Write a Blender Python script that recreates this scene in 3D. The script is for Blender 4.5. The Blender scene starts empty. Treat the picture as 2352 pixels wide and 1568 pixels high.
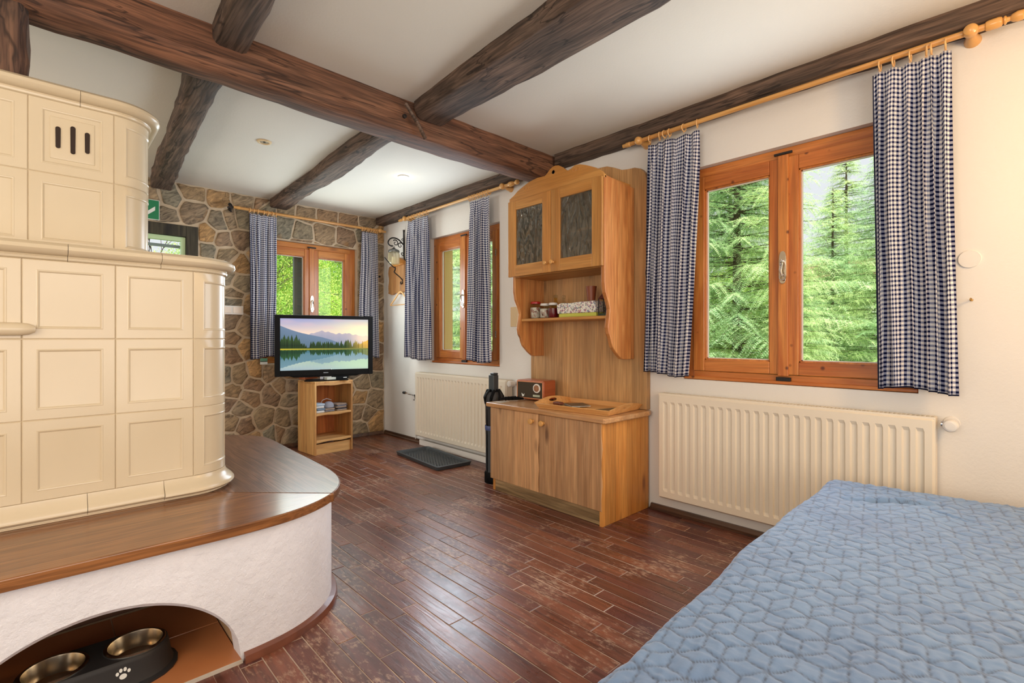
import bpy, bmesh, math, random
import numpy as np
from mathutils import Vector, Matrix
PI = math.pi
C = bpy.context.scene.collection
sc = bpy.context.scene
R = math.radians
rnd = random.Random(7)

# ------------------------------------------------------------------ camera, world, lights
cd = bpy.data.cameras.new('camera'); cam = bpy.data.objects.new('camera', cd); C.objects.link(cam)
cam.location = (0, 0, 1.1); cam.rotation_euler = (R(90), 0, R(-43.52))
cd.sensor_width = 36; cd.lens = 36 * 1133 / 2352; cd.shift_y = -(784 - 776) / 2352
cd.clip_start = .02; sc.camera = cam
sc.view_settings.view_transform = 'Standard'; sc.view_settings.look = 'None'
sc.view_settings.gamma = 1; sc.view_settings.use_curve_mapping = False
sc.view_settings.exposure = 0.03
w = bpy.data.worlds.new('sky'); sc.world = w; w.use_nodes = True
bg = w.node_tree.nodes['Background']; bg.inputs[0].default_value = (.84, .84, .89, 1); bg.inputs[1].default_value = 1.05

def lamp(name, kind, loc, energy, color, rot=(0, 0, 0), size=None, size_y=None, spot=None):
    l = bpy.data.lights.new(name, kind); l.energy = energy; l.color = color
    o = bpy.data.objects.new(name, l); C.objects.link(o); o.location = loc; o.rotation_euler = rot
    if kind == 'AREA':
        l.shape = 'RECTANGLE'; l.size = size; l.size_y = size_y or size
    if kind == 'SPOT':
        l.spot_size = spot; l.spot_blend = .6; l.shadow_soft_size = .03
    return o
sun = lamp('sun', 'SUN', (0, 0, 8), 10.5, (1, .95, .84)); sun.data.angle = R(2)
sun.rotation_euler = Vector((-.42, -.40, .86)).to_track_quat('Z', 'Y').to_euler()
# area lights added just inside the panes to boost the window light
lamp('window_fill', 'AREA', (2.74, .92, 1.49), 20, (.80, .90, 1), (R(90), 0, R(90)), 1.0, 1.1)
lamp('window_fill', 'AREA', (2.74, 3.70, 1.49), 27, (.76, .88, 1), (R(90), 0, R(90)), .9, 1.1)
lamp('window_fill', 'AREA', (2.06, 5.02, 1.50), 18, (.84, .95, .95), (R(90), 0, R(180)), .8, 1.0)
# unseen fill panel added behind the camera, and a warm lamp near the bed
lamp('rear_fill', 'AREA', (-.4, -2.1, 1.35), 74, (1, .93, .86), (R(104), 0, R(0)), 3.2, 1.9)
lamp('room_lamp', 'POINT', (2.05, -.8, 1.8), 44, (1, .62, .28)).data.shadow_soft_size = .15
lamp('left_fill', 'AREA', (-1.9, .3, 1.6), 44, (1, .90, .78), (R(98), 0, R(-72)), 1.8, 1.2)  # unseen fill added from the left to brighten the cabinets

lamp('far_left_fill', 'AREA', (-2.2, 4.35, 1.2), 40, (1, .95, .88), (R(100), 0, R(-92)), 1.3, 1.1)  # unseen fill added behind the stove to lift the stone wall and ceiling
# ------------------------------------------------------------------ material helpers
def new_mat(name):
    m = bpy.data.materials.new(name); m.use_nodes = True
    nt = m.node_tree; b = nt.nodes['Principled BSDF']
    return m, nt, b
def N(nt, typ, **kw):
    n = nt.nodes.new(typ)
    for k, v in kw.items():
        if k.startswith('i_'):
            key = k[2:]
            key = int(key) if key.isdigit() else key
            n.inputs[key].default_value = v
        else: setattr(n, k, v)
    return n
def link(nt, a, b): nt.links.new(a, b)
def srgb(*c):
    def f(x):
        x /= 255.
        return x / 12.92 if x <= .04045 else ((x + .055) / 1.055) ** 2.4
    return tuple(f(x) for x in c) + (1,)
def coords(nt, rand=True, scale=(1, 1, 1), rot=(0, 0, 0)):
    tc = N(nt, 'ShaderNodeTexCoord'); out = tc.outputs['Object']
    if rand:
        oi = N(nt, 'ShaderNodeObjectInfo'); mu = N(nt, 'ShaderNodeMath', operation='MULTIPLY', i_1=37.0)
        link(nt, oi.outputs['Random'], mu.inputs[0])
        ad = N(nt, 'ShaderNodeVectorMath', operation='ADD'); link(nt, out, ad.inputs[0]); link(nt, mu.outputs[0], ad.inputs[1]); out = ad.outputs[0]
    mp = N(nt, 'ShaderNodeMapping'); mp.inputs['Scale'].default_value = scale; mp.inputs['Rotation'].default_value = rot
    link(nt, out, mp.inputs[0]); return mp.outputs[0]
def ramp(nt, fac, stops):
    r = N(nt, 'ShaderNodeValToRGB'); e = r.color_ramp.elements
    while len(e) < len(stops): e.new(.5)
    for k, (p, c) in enumerate(stops): e[k].position = p; e[k].color = c
    link(nt, fac, r.inputs[0]); return r.outputs[0]
def mix(nt, fac, a, b, mode='MIX'):
    m = N(nt, 'ShaderNodeMix', data_type='RGBA', blend_type=mode)
    for s, v in ((0, fac), (6, a), (7, b)):
        if isinstance(v, (int, float, tuple)): m.inputs[s].default_value = v
        else: link(nt, v, m.inputs[s])
    return m.outputs[2]
def bump(nt, b, h, strength=.3, dist=.01):
    n = N(nt, 'ShaderNodeBump'); n.inputs['Strength'].default_value = strength; n.inputs['Distance'].default_value = dist
    link(nt, h, n.inputs['Height']); link(nt, n.outputs[0], b.inputs['Normal'])
def plain(name, col, rough=.5, metal=0, noise=0, nscale=8, bmp=0, bscale=60, bdist=.006, coat=0, trans=0, emit=None, es=0, alpha=1):
    m, nt, b = new_mat(name)
    b.inputs['Roughness'].default_value = rough; b.inputs['Metallic'].default_value = metal
    b.inputs['Base Color'].default_value = col; b.inputs['Coat Weight'].default_value = coat
    b.inputs['Transmission Weight'].default_value = trans
    if emit: b.inputs['Emission Color'].default_value = emit; b.inputs['Emission Strength'].default_value = es
    if noise or bmp: v = coords(nt)
    if noise:
        n = N(nt, 'ShaderNodeTexNoise', i_Scale=nscale, i_Detail=5.0); link(nt, v, n.inputs[0])
        c2 = tuple(x * (1 - noise) for x in col[:3]) + (1,)
        link(nt, ramp(nt, n.outputs[0], [(.3, c2), (.7, col)]), b.inputs['Base Color'])
    if bmp:
        n = N(nt, 'ShaderNodeTexNoise', i_Scale=bscale, i_Detail=6.0, i_Roughness=.65); link(nt, v, n.inputs[0]); bump(nt, b, n.outputs[0], bmp, bdist)
    return m
def wood(name, c1, c2, axis='z', rough=.42, grain=1.0, knots=.5, stave=0, stave_axis='y', cdark=None, coat=0, bmp=.25, size=1.0, streak=.35, cracks=False, kr=0):
    """c1 light tone, c2 grain tone; fibres along axis; stave = width of glued boards"""
    m, nt, b = new_mat(name)
    s = {'x': (1.3, 14, 14), 'y': (14, 1.3, 14), 'z': (14, 14, 1.3)}[axis]
    v0 = coords(nt)
    col_off = None
    if stave:
        sx = N(nt, 'ShaderNodeSeparateXYZ'); link(nt, v0, sx.inputs[0])
        dv = N(nt, 'ShaderNodeMath', operation='DIVIDE', i_1=stave); link(nt, sx.outputs['xyz'.index(stave_axis)], dv.inputs[0])
        nz = N(nt, 'ShaderNodeMath', operation='FLOOR'); link(nt, dv.outputs[0], nz.inputs[0])
        wn = N(nt, 'ShaderNodeTexWhiteNoise', noise_dimensions='1D'); link(nt, nz.outputs[0], wn.inputs['W'])
        sc_ = N(nt, 'ShaderNodeVectorMath', operation='SCALE'); sc_.inputs['Scale'].default_value = 5
        link(nt, wn.outputs['Color'], sc_.inputs[0])
        ad = N(nt, 'ShaderNodeVectorMath', operation='ADD'); link(nt, v0, ad.inputs[0]); link(nt, sc_.outputs[0], ad.inputs[1])
        v0 = ad.outputs[0]; col_off = wn.outputs['Value']
    mp = N(nt, 'ShaderNodeMapping'); mp.inputs['Scale'].default_value = tuple(q * size for q in s); link(nt, v0, mp.inputs[0])
    n1 = N(nt, 'ShaderNodeTexNoise', i_Scale=1.0, i_Detail=6.0, i_Distortion=1.2 * grain); link(nt, mp.outputs[0], n1.inputs[0])
    mp2 = N(nt, 'ShaderNodeMapping'); mp2.inputs['Scale'].default_value = tuple(q * 5 * size if q > 5 else q * 2 for q in s); link(nt, v0, mp2.inputs[0])
    n2 = N(nt, 'ShaderNodeTexNoise', i_Scale=1.5, i_Detail=3.0); link(nt, mp2.outputs[0], n2.inputs[0])
    c = ramp(nt, n1.outputs[0], [(.34, c2), (.5, tuple((a + q) / 2 for a, q in zip(c1, c2))), (.62, c1)])
    fine = ramp(nt, n2.outputs[0], [(.38, (1 - streak,) * 3 + (1,)), (.58, (1, 1, 1, 1))])
    c = mix(nt, 1.0, c, fine, 'MULTIPLY')
    if col_off is not None:
        tint = ramp(nt, col_off, [(0, (.78, .77, .76, 1)), (.5, (.97, .96, .93, 1)), (1, (1.14, 1.1, 1.03, 1))])
        c = mix(nt, 1.0, c, tint, 'MULTIPLY')
    if knots:
        k = {'x': (2.2, 7, 7), 'y': (7, 2.2, 7), 'z': (7, 7, 2.2)}[axis] if not kr else (9, 9, 9)
        mp3 = N(nt, 'ShaderNodeMapping'); mp3.inputs['Scale'].default_value = k; link(nt, v0, mp3.inputs[0])
        vo = N(nt, 'ShaderNodeTexVoronoi', i_Scale=1.0); link(nt, mp3.outputs[0], vo.inputs[0])
        kd = cdark or tuple(x * .3 for x in c2[:3]) + (1,)
        f = ramp(nt, vo.outputs['Distance'], [(.05, (knots,) * 3 + (1,)), (.12 if kr else .17, (0, 0, 0, 1))])
        c = mix(nt, f, c, kd)
    if cracks:
        mc = N(nt, 'ShaderNodeMapping'); mc.inputs['Scale'].default_value = {'x': (.9, 9, 9), 'y': (9, .9, 9), 'z': (9, 9, .9)}[axis]; link(nt, v0, mc.inputs[0])
        nc = N(nt, 'ShaderNodeTexNoise', i_Scale=1.0, i_Detail=4.0, i_Distortion=.6); link(nt, mc.outputs[0], nc.inputs[0])
        su = N(nt, 'ShaderNodeMath', operation='SUBTRACT', i_1=.52); link(nt, nc.outputs[0], su.inputs[0]); ab = N(nt, 'ShaderNodeMath', operation='ABSOLUTE'); link(nt, su.outputs[0], ab.inputs[0])
        ck = ramp(nt, ab.outputs[0], [(.0, (.3, .28, .26, 1)), (.006, (.5, .48, .46, 1)), (.012, (1, 1, 1, 1))]); c = mix(nt, 1.0, c, ck, 'MULTIPLY')
        nb = N(nt, 'ShaderNodeTexNoise', i_Scale=2.5, i_Detail=3.0); link(nt, v0, nb.inputs[0])
        c = mix(nt, 1.0, c, ramp(nt, nb.outputs[0], [(.35, (.88, .9, .92, 1)), (.65, (1.15, 1.06, 1.0, 1))]), 'MULTIPLY')
    link(nt, c, b.inputs['Base Color'])
    b.inputs['Roughness'].default_value = rough; b.inputs['Coat Weight'].default_value = coat; b.inputs['Coat Roughness'].default_value = .15
    if bmp: bump(nt, b, n2.outputs[0], bmp, .002)
    return m

M = {}
M['ceiling'] = plain('ceiling_plaster', srgb(217, 211, 199), .9, noise=.05, nscale=1.2, bmp=.15, bscale=90)
M['wall'] = plain('wall_plaster', srgb(232, 228, 222), .9, noise=.04, nscale=2, bmp=.25, bscale=70)
M['plaster_base'] = plain('rough_plaster', srgb(240, 240, 246), .92, noise=.09, nscale=7, bmp=.55, bscale=26, bdist=.014)
M['mortar'] = plain('mortar', srgb(214, 194, 166), .95, noise=.2, nscale=9, bmp=.8, bscale=60)
def stone_mat():
    m, nt, b = new_mat('natural_stone'); v = coords(nt, True, (1, 1, 1), (0, .6, 0))
    oi = N(nt, 'ShaderNodeObjectInfo')
    base = ramp(nt, oi.outputs['Random'], [(0, srgb(150, 138, 116)), (.2, srgb(160, 134, 104)), (.4, srgb(146, 120, 96)), (.6, srgb(134, 130, 114)), (.8, srgb(168, 138, 100)), (.93, srgb(184, 146, 98)), (1, srgb(118, 118, 110))])
    mp = N(nt, 'ShaderNodeMapping'); mp.inputs['Scale'].default_value = (7, 7, 20); link(nt, v, mp.inputs[0])
    n = N(nt, 'ShaderNodeTexNoise', i_Scale=1.2, i_Detail=8.0, i_Distortion=1.8, i_Roughness=.62); link(nt, mp.outputs[0], n.inputs[0])
    c = mix(nt, 1.0, base, ramp(nt, n.outputs[0], [(.33, (.42, .40, .38, 1)), (.5, (.95, .93, .9, 1)), (.68, (1.55, 1.5, 1.4, 1))]), 'MULTIPLY')
    n3 = N(nt, 'ShaderNodeTexNoise', i_Scale=5.0, i_Detail=3.0); link(nt, v, n3.inputs[0])
    c = mix(nt, ramp(nt, n3.outputs[0], [(.62, (0, 0, 0, 1)), (.72, (.5, .5, .5, 1))]), c, srgb(156, 112, 58))
    link(nt, c, b.inputs['Base Color']); b.inputs['Roughness'].default_value = .8
    bump(nt, b, n.outputs[0], .7, .008); return m
M['stone'] = stone_mat()
M['beam_dark'] = wood('old_beam_wood', srgb(112, 92, 78), srgb(74, 59, 49), 'y', .8, 1.6, .4, bmp=1.0, streak=.5, cracks=True)
M['beam_red'] = wood('main_beam_wood', srgb(134, 94, 70), srgb(96, 64, 46), 'x', .75, 1.4, .4, bmp=1.0, streak=.45, cracks=True)
M['beam_post'] = wood('post_wood', srgb(122, 92, 72), srgb(66, 44, 34), 'z', .75, 1.5, .4, bmp=1.0, streak=.5, cracks=True)
M['pine_window'] = wood('window_wood', srgb(214, 138, 66), srgb(182, 100, 42), 'z', .35, .9, .9, coat=.3, cdark=srgb(88, 36, 14), streak=.2, kr=.2)
M['pine_window_h'] = wood('window_wood_level', srgb(208, 130, 62), srgb(176, 94, 40), 'y', .35, .9, .9, coat=.3, cdark=srgb(88, 36, 14), streak=.2, kr=.2)
M['pine_window_x'] = wood('window_wood_cross', srgb(214, 142, 66), srgb(184, 106, 42), 'x', .35, .9, .8, coat=.3, cdark=srgb(88, 36, 14), streak=.15)
M['oak_front'] = wood('oak_front', srgb(218, 172, 126), srgb(196, 148, 104), 'z', .45, 1.2, .8, .088, 'y', cdark=srgb(92, 60, 40), streak=.22)
M['oak_side'] = wood('oak_side', srgb(222, 158, 84), srgb(204, 134, 62), 'z', .45, 1.0, .8, .11, 'x', cdark=srgb(110, 60, 30), streak=.2)
M['oak_top'] = wood('oak_top', srgb(212, 166, 118), srgb(192, 142, 94), 'y', .32, .8, .2, .12, 'x', coat=.25, streak=.2)
M['oak_panel'] = wood('oak_panel', srgb(206, 162, 110), srgb(186, 140, 90), 'z', .45, 1.0, .8, .1, 'y', cdark=srgb(96, 66, 44), streak=.22)
M['oak_plinth'] = wood('oak_plinth', srgb(186, 156, 112), srgb(132, 106, 72), 'y', .6, 1.4, .3)
M['cab_wood'] = wood('cabinet_wood', srgb(206, 150, 82), srgb(190, 130, 64), 'z', .4, .8, .4, .07, 'y', cdark=srgb(96, 52, 24), streak=.18)
M['cab_wood_h'] = wood('cabinet_wood_level', srgb(206, 150, 82), srgb(190, 130, 64), 'y', .4, .8, .3, streak=.18)
M['cab_side'] = wood('cabinet_side_wood', srgb(212, 148, 86), srgb(186, 116, 62), 'z', .4, 1.5, .8, cdark=srgb(96, 52, 28), streak=.22)
M['knob'] = plain('knob_wood', srgb(216, 162, 92), .3, coat=.4)
M['rod'] = wood('rod_wood', srgb(222, 170, 100), srgb(204, 144, 76), 'y', .35, .5, .0, coat=.3, streak=.15)
M['rod_x'] = wood('rod_wood_cross', srgb(222, 170, 100), srgb(204, 144, 76), 'x', .35, .5, .0, coat=.3, streak=.15)
M['ring'] = plain('ring_wood', srgb(232, 184, 122), .4, coat=.2)
M['bench_front'] = wood('bench_wood', srgb(154, 102, 60), srgb(122, 76, 44), 'x', .28, 1.6, .2, coat=.35, streak=.3, size=1.7)
M['bench_side'] = wood('bench_wood_side', srgb(142, 100, 74), srgb(108, 72, 50), 'y', .34, 1.6, .2, coat=.2, streak=.35, size=1.7)
M['stand_wood'] = wood('stand_wood', srgb(226, 178, 114), srgb(196, 142, 84), 'z', .5, 1.0, .4, .09, 'y', cdark=srgb(110, 72, 40), streak=.15)
M['stand_in'] = wood('stand_back_wood', srgb(206, 132, 76), srgb(176, 100, 54), 'z', .5, .8, .2, .1, 'x', streak=.15)
M['tray_wood'] = wood('tray_wood', srgb(228, 176, 112), srgb(208, 148, 84), 'y', .4, .6, .0, streak=.12)
M['radio_wood'] = wood('radio_wood', srgb(190, 102, 58), srgb(160, 78, 42), 'x', .4, .6, 0, coat=.3, streak=.12)
def glaze_mat():
    m, nt, b = new_mat('cream_glaze')
    v = coords(nt); n = N(nt, 'ShaderNodeTexNoise', i_Scale=1.6, i_Detail=2.0); link(nt, v, n.inputs[0])
    link(nt, ramp(nt, n.outputs[0], [(.35, srgb(204, 187, 157)), (.65, srgb(211, 195, 166))]), b.inputs['Base Color'])
    b.inputs['Roughness'].default_value = .28; b.inputs['Coat Weight'].default_value = .15; b.inputs['Coat Roughness'].default_value = .08
    n2 = N(nt, 'ShaderNodeTexNoise', i_Scale=7.0, i_Detail=1.0); link(nt, v, n2.inputs[0]); bump(nt, b, n2.outputs[0], .06, .01)
    return m
M['glaze'] = glaze_mat()
M['grout'] = plain('stove_grout', srgb(222, 202, 170), .85)
M['vent_dark'] = plain('vent_dark', srgb(46, 30, 20), .8)
M['radiator'] = plain('radiator_enamel', srgb(232, 222, 204), .35, coat=.1)
M['rad_dark'] = plain('radiator_slot', srgb(120, 122, 124), .6)
M['chrome'] = plain('chrome', srgb(214, 214, 216), .12, 1)
M['steel'] = plain('brushed_steel', srgb(220, 208, 188), .2, 1)
M['iron'] = plain('wrought_iron', srgb(34, 30, 30), .5, .3, bmp=.3)
M['black'] = plain('black_plastic', srgb(8, 9, 11), .5); M['black'].node_tree.nodes['Principled BSDF'].inputs['Specular IOR Level'].default_value = .15
M['black_matt'] = plain('black_rubber', srgb(36, 35, 36), .55)
M['darkgrey'] = plain('dark_grey_plastic', srgb(58, 64, 68), .38)
M['tray_grey'] = plain('tray_grey_plastic', srgb(64, 70, 74), .42, bmp=.1)
M['blue_band'] = plain('blue_band', srgb(70, 84, 128), .4)
M['white_plastic'] = plain('white_plastic', srgb(226, 222, 216), .4)
M['brass'] = plain('brass', srgb(190, 150, 84), .25, 1)
M['baseboard'] = wood('baseboard_wood', srgb(108, 74, 52), srgb(64, 40, 28), 'y', .4, 1, .1, coat=.2)
M['skirt'] = plain('skirting_brown', srgb(128, 76, 56), .35, noise=.35, nscale=12, coat=.2)
M['terracotta'] = plain('terracotta_tile', srgb(196, 126, 78), .4, noise=.18, nscale=4, coat=.15)
M['exit_green'] = plain('sign_green', srgb(22, 128, 82), .5)
M['sign_white'] = plain('sign_white', srgb(232, 236, 232), .5)
M['paper'] = plain('paper', srgb(206, 202, 192), .6)
M['cloth_white'] = plain('cloth_white', srgb(214, 214, 214), .9, noise=.2, nscale=40, bmp=.4)
M['cloth_grey'] = plain('cloth_grey', srgb(128, 128, 138), .9, noise=.3, nscale=30, bmp=.4)
M['cloth_dark'] = plain('cloth_dark', srgb(70, 68, 74), .9, bmp=.4)
M['cloth_tan'] = plain('cloth_tan', srgb(168, 148, 132), .9, noise=.2, nscale=30, bmp=.4)
M['red'] = plain('red_lid', srgb(176, 34, 34), .35)
M['jam'] = plain('jam', srgb(110, 18, 28), .2)
M['brown_cup'] = plain('brown_cup', srgb(140, 74, 46), .4)
M['lime'] = plain('lime_band', srgb(196, 200, 84), .5)
M['card'] = plain('card_plate', srgb(214, 188, 146), .7)
M['sill'] = plain('outer_reveal', srgb(244, 206, 142), .8)
M['shutter'] = plain('shutter_paint', srgb(138, 150, 152), .6)
M['door_dark'] = wood('dark_door_wood', srgb(74, 68, 52), srgb(34, 32, 26), 'z', .7, 1.2, 0, bmp=.6)
M['grass'] = plain('grass_ground', srgb(96, 132, 52), .95, noise=.5, nscale=3)
M['trunk'] = plain('bark', srgb(92, 76, 64), .9, noise=.5, nscale=9, bmp=.8, bscale=20)
M['twig'] = plain('branch_bark', srgb(150, 140, 122), .9, noise=.3, nscale=9)
M['house_wall'] = plain('house_wall', srgb(176, 180, 182), .9)
M['house_roof'] = plain('house_roof', srgb(110, 72, 58), .9)
M['house_glass'] = plain('house_glass', srgb(90, 110, 128), .2)
M['mattress'] = plain('mattress_cloth', srgb(190, 190, 196), .9)
def leafy(name, a, b_, trans=.35):
    m, nt, b = new_mat(name)
    g = N(nt, 'ShaderNodeNewGeometry')
    c = ramp(nt, g.outputs['Random Per Island'], [(0, a), (1, b_)])
    n = N(nt, 'ShaderNodeTexNoise', i_Scale=.9, i_Detail=2.0); link(nt, coords(nt), n.inputs[0])
    c = mix(nt, 1.0, c, ramp(nt, n.outputs[0], [(.38, (.74, .86, .84, 1)), (.6, (1.15, 1.12, .95, 1))]), 'MULTIPLY')
    nt.nodes.remove(b)
    d = N(nt, 'ShaderNodeBsdfDiffuse'); t = N(nt, 'ShaderNodeBsdfTranslucent'); mx = N(nt, 'ShaderNodeMixShader'); mx.inputs[0].default_value = trans
    link(nt, c, d.inputs[0]); link(nt, c, t.inputs[0]); link(nt, d.outputs[0], mx.inputs[1]); link(nt, t.outputs[0], mx.inputs[2])
    link(nt, mx.outputs[0], nt.nodes['Material Output'].inputs[0]); return m
M['needles'] = leafy('conifer_needles', srgb(150, 190, 138), srgb(234, 244, 200))
M['leaves'] = leafy('broad_leaves', srgb(132, 186, 80), srgb(238, 246, 150), .45)
def glass_mat(name, tint=(1, 1, 1, 1), fac=.06, rough=0):
    m, nt, b = new_mat(name); nt.nodes.remove(b)
    t = N(nt, 'ShaderNodeBsdfTransparent'); t.inputs[0].default_value = tint
    g = N(nt, 'ShaderNodeBsdfGlossy'); g.inputs['Roughness'].default_value = rough
    mx = N(nt, 'ShaderNodeMixShader'); fr = N(nt, 'ShaderNodeFresnel'); g_ = N(nt, 'ShaderNodeNewGeometry'); mr = N(nt, 'ShaderNodeMapRange'); mr.inputs['To Min'].default_value = 1.4; mr.inputs['To Max'].default_value = 1 / 1.4
    link(nt, g_.outputs['Backfacing'], mr.inputs[0]); link(nt, mr.outputs[0], fr.inputs[0]); hf = N(nt, 'ShaderNodeMath', operation='MULTIPLY', i_1=.3)
    link(nt, fr.outputs[0], hf.inputs[0]); link(nt, hf.outputs[0], mx.inputs[0])
    link(nt, t.outputs[0], mx.inputs[1]); link(nt, g.outputs[0], mx.inputs[2]); link(nt, mx.outputs[0], nt.nodes['Material Output'].inputs[0])
    return m
M['pane'] = glass_mat('window_glass', (.96, .98, .97, 1))
M['jar_glass'] = glass_mat('jar_glass', (.86, .88, .84, 1), rough=.03)
def hammered():
    m, nt, b = new_mat('hammered_glass'); v = coords(nt)
    mp = N(nt, 'ShaderNodeMapping'); mp.inputs['Scale'].default_value = (1, 1.6, .6); link(nt, v, mp.inputs[0])
    n = N(nt, 'ShaderNodeTexNoise', i_Scale=8.0, i_Detail=.5, i_Distortion=2.4); link(nt, mp.outputs[0], n.inputs[0])
    bp = N(nt, 'ShaderNodeBump'); bp.inputs['Strength'].default_value = .55; bp.inputs['Distance'].default_value = .02; link(nt, n.outputs[0], bp.inputs['Height'])
    nt.nodes.remove(b); t = N(nt, 'ShaderNodeBsdfRefraction'); t.inputs['Roughness'].default_value = .10; t.inputs['IOR'].default_value = 1.12; t.inputs[0].default_value = (.78, .78, .76, 1)
    g = N(nt, 'ShaderNodeBsdfGlossy'); g.inputs['Roughness'].default_value = .05
    fr = N(nt, 'ShaderNodeFresnel'); fr.inputs[0].default_value = 1.6; mx = N(nt, 'ShaderNodeMixShader')
    for q in (t, g, fr): link(nt, bp.outputs[0], q.inputs['Normal'])
    df = N(nt, 'ShaderNodeBsdfDiffuse'); df.inputs[0].default_value = srgb(150, 142, 124); link(nt, bp.outputs[0], df.inputs['Normal']); m3 = N(nt, 'ShaderNodeMixShader'); m3.inputs[0].default_value = .22; link(nt, t.outputs[0], m3.inputs[1]); link(nt, df.outputs[0], m3.inputs[2])
    link(nt, fr.outputs[0], mx.inputs[0]); link(nt, m3.outputs[0], mx.inputs[1]); link(nt, g.outputs[0], mx.inputs[2]); link(nt, mx.outputs[0], nt.nodes['Material Output'].inputs[0])
    return m
M['hammered'] = hammered()
def lantern_glass():
    m, nt, b = new_mat('frosted_lantern_glass'); nt.nodes.remove(b); t = N(nt, 'ShaderNodeBsdfTransparent'); t.inputs[0].default_value = (.9, .88, .8, 1); d = N(nt, 'ShaderNodeBsdfTranslucent'); d.inputs[0].default_value = srgb(236, 228, 200); g = N(nt, 'ShaderNodeBsdfGlossy'); g.inputs['Roughness'].default_value = .06
    m1 = N(nt, 'ShaderNodeMixShader'); m1.inputs[0].default_value = .45; m2 = N(nt, 'ShaderNodeMixShader'); m2.inputs[0].default_value = .14
    link(nt, t.outputs[0], m1.inputs[1]); link(nt, d.outputs[0], m1.inputs[2]); link(nt, m1.outputs[0], m2.inputs[1]); link(nt, g.outputs[0], m2.inputs[2]); link(nt, m2.outputs[0], nt.nodes['Material Output'].inputs[0]); return m
M['lantern_glass'] = lantern_glass()
def gingham():
    m, nt, b = new_mat('gingham_cloth'); uv = N(nt, 'ShaderNodeUVMap'); s = N(nt, 'ShaderNodeSeparateXYZ'); link(nt, uv.outputs[0], s.inputs[0])
    st = []
    for k in (0, 1):
        d = N(nt, 'ShaderNodeMath', operation='DIVIDE', i_1=.0203); link(nt, s.outputs[k], d.inputs[0])
        f = N(nt, 'ShaderNodeMath', operation='FRACT'); link(nt, d.outputs[0], f.inputs[0])
        g = N(nt, 'ShaderNodeMath', operation='GREATER_THAN', i_1=.53); link(nt, f.outputs[0], g.inputs[0]); st.append(g.outputs[0])
    a = N(nt, 'ShaderNodeMath', operation='ADD'); link(nt, st[0], a.inputs[0]); link(nt, st[1], a.inputs[1])
    h = N(nt, 'ShaderNodeMath', operation='MULTIPLY', i_1=.5); link(nt, a.outputs[0], h.inputs[0])
    c = ramp(nt, h.outputs[0], [(0, srgb(250, 248, 246)), (.5, srgb(162, 166, 190)), (1, srgb(22, 28, 66))])
    c2 = N(nt, 'ShaderNodeMath', operation='LESS_THAN', i_1=.006); link(nt, s.outputs[1], c2.inputs[0])
    c = mix(nt, c2.outputs[0], c, srgb(34, 38, 66))
    c3 = N(nt, 'ShaderNodeMath', operation='LESS_THAN', i_1=.007); link(nt, s.outputs[0], c3.inputs[0])
    c = mix(nt, c3.outputs[0], c, srgb(60, 62, 84))
    nt.nodes.remove(b)
    df = N(nt, 'ShaderNodeBsdfDiffuse'); tr = N(nt, 'ShaderNodeBsdfTranslucent'); mx = N(nt, 'ShaderNodeMixShader'); mx.inputs[0].default_value = .3
    link(nt, c, df.inputs[0]); link(nt, c, tr.inputs[0]); link(nt, df.outputs[0], mx.inputs[1]); link(nt, tr.outputs[0], mx.inputs[2])
    link(nt, mx.outputs[0], nt.nodes['Material Output'].inputs[0]); return m
M['gingham'] = gingham()
def plank_mat():
    m, nt, b = new_mat('worn_floor_boards')
    v = coords(nt); oi = N(nt, 'ShaderNodeObjectInfo')
    base = ramp(nt, oi.outputs['Random'], [(0, srgb(92, 52, 40)), (.25, srgb(124, 72, 50)), (.5, srgb(106, 62, 50)), (.75, srgb(90, 50, 46)), (1, srgb(136, 82, 58))])
    mp = N(nt, 'ShaderNodeMapping'); mp.inputs['Scale'].default_value = (30, 2.5, 30); link(nt, v, mp.inputs[0])
    n = N(nt, 'ShaderNodeTexNoise', i_Scale=1.4, i_Detail=6.0, i_Distortion=1.0); link(nt, mp.outputs[0], n.inputs[0])
    c = mix(nt, 1.0, base, ramp(nt, n.outputs[0], [(.32, (.55, .52, .5, 1)), (.5, (1, 1, 1, 1)), (.7, (1.3, 1.25, 1.2, 1))]), 'MULTIPLY')
    # worn patches, in room coordinates so that they run across boards
    g = N(nt, 'ShaderNodeNewGeometry')
    w1 = N(nt, 'ShaderNodeTexNoise', i_Scale=2.2, i_Detail=7.0, i_Roughness=.68); link(nt, g.outputs['Position'], w1.inputs[0])
    mpw = N(nt, 'ShaderNodeMapping'); mpw.inputs['Scale'].default_value = (70, 26, 10); link(nt, g.outputs['Position'], mpw.inputs[0])
    w2 = N(nt, 'ShaderNodeTexNoise', i_Scale=1.0, i_Detail=5.0, i_Roughness=.7); link(nt, mpw.outputs[0], w2.inputs[0])
    wa = N(nt, 'ShaderNodeMath', operation='MULTIPLY'); link(nt, w1.outputs[0], wa.inputs[0]); link(nt, w2.outputs[0], wa.inputs[1])
    f = ramp(nt, wa.outputs[0], [(.275, (0, 0, 0, 1)), (.39, (.8, .8, .8, 1))])
    c = mix(nt, f, c, srgb(186, 152, 126))
    link(nt, c, b.inputs['Base Color'])
    link(nt, ramp(nt, w1.outputs[0], [(.35, (.24,) * 3 + (1,)), (.65, (.44,) * 3 + (1,))]), b.inputs['Roughness'])
    b.inputs['Coat Weight'].default_value = .12; b.inputs['Coat Roughness'].default_value = .25
    bump(nt, b, n.outputs[0], .35, .003); return m
M['plank'] = plank_mat()
M['floor_joint'] = plain('floor_joint_filler', srgb(222, 196, 172), .8, noise=.7, nscale=4)
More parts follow.
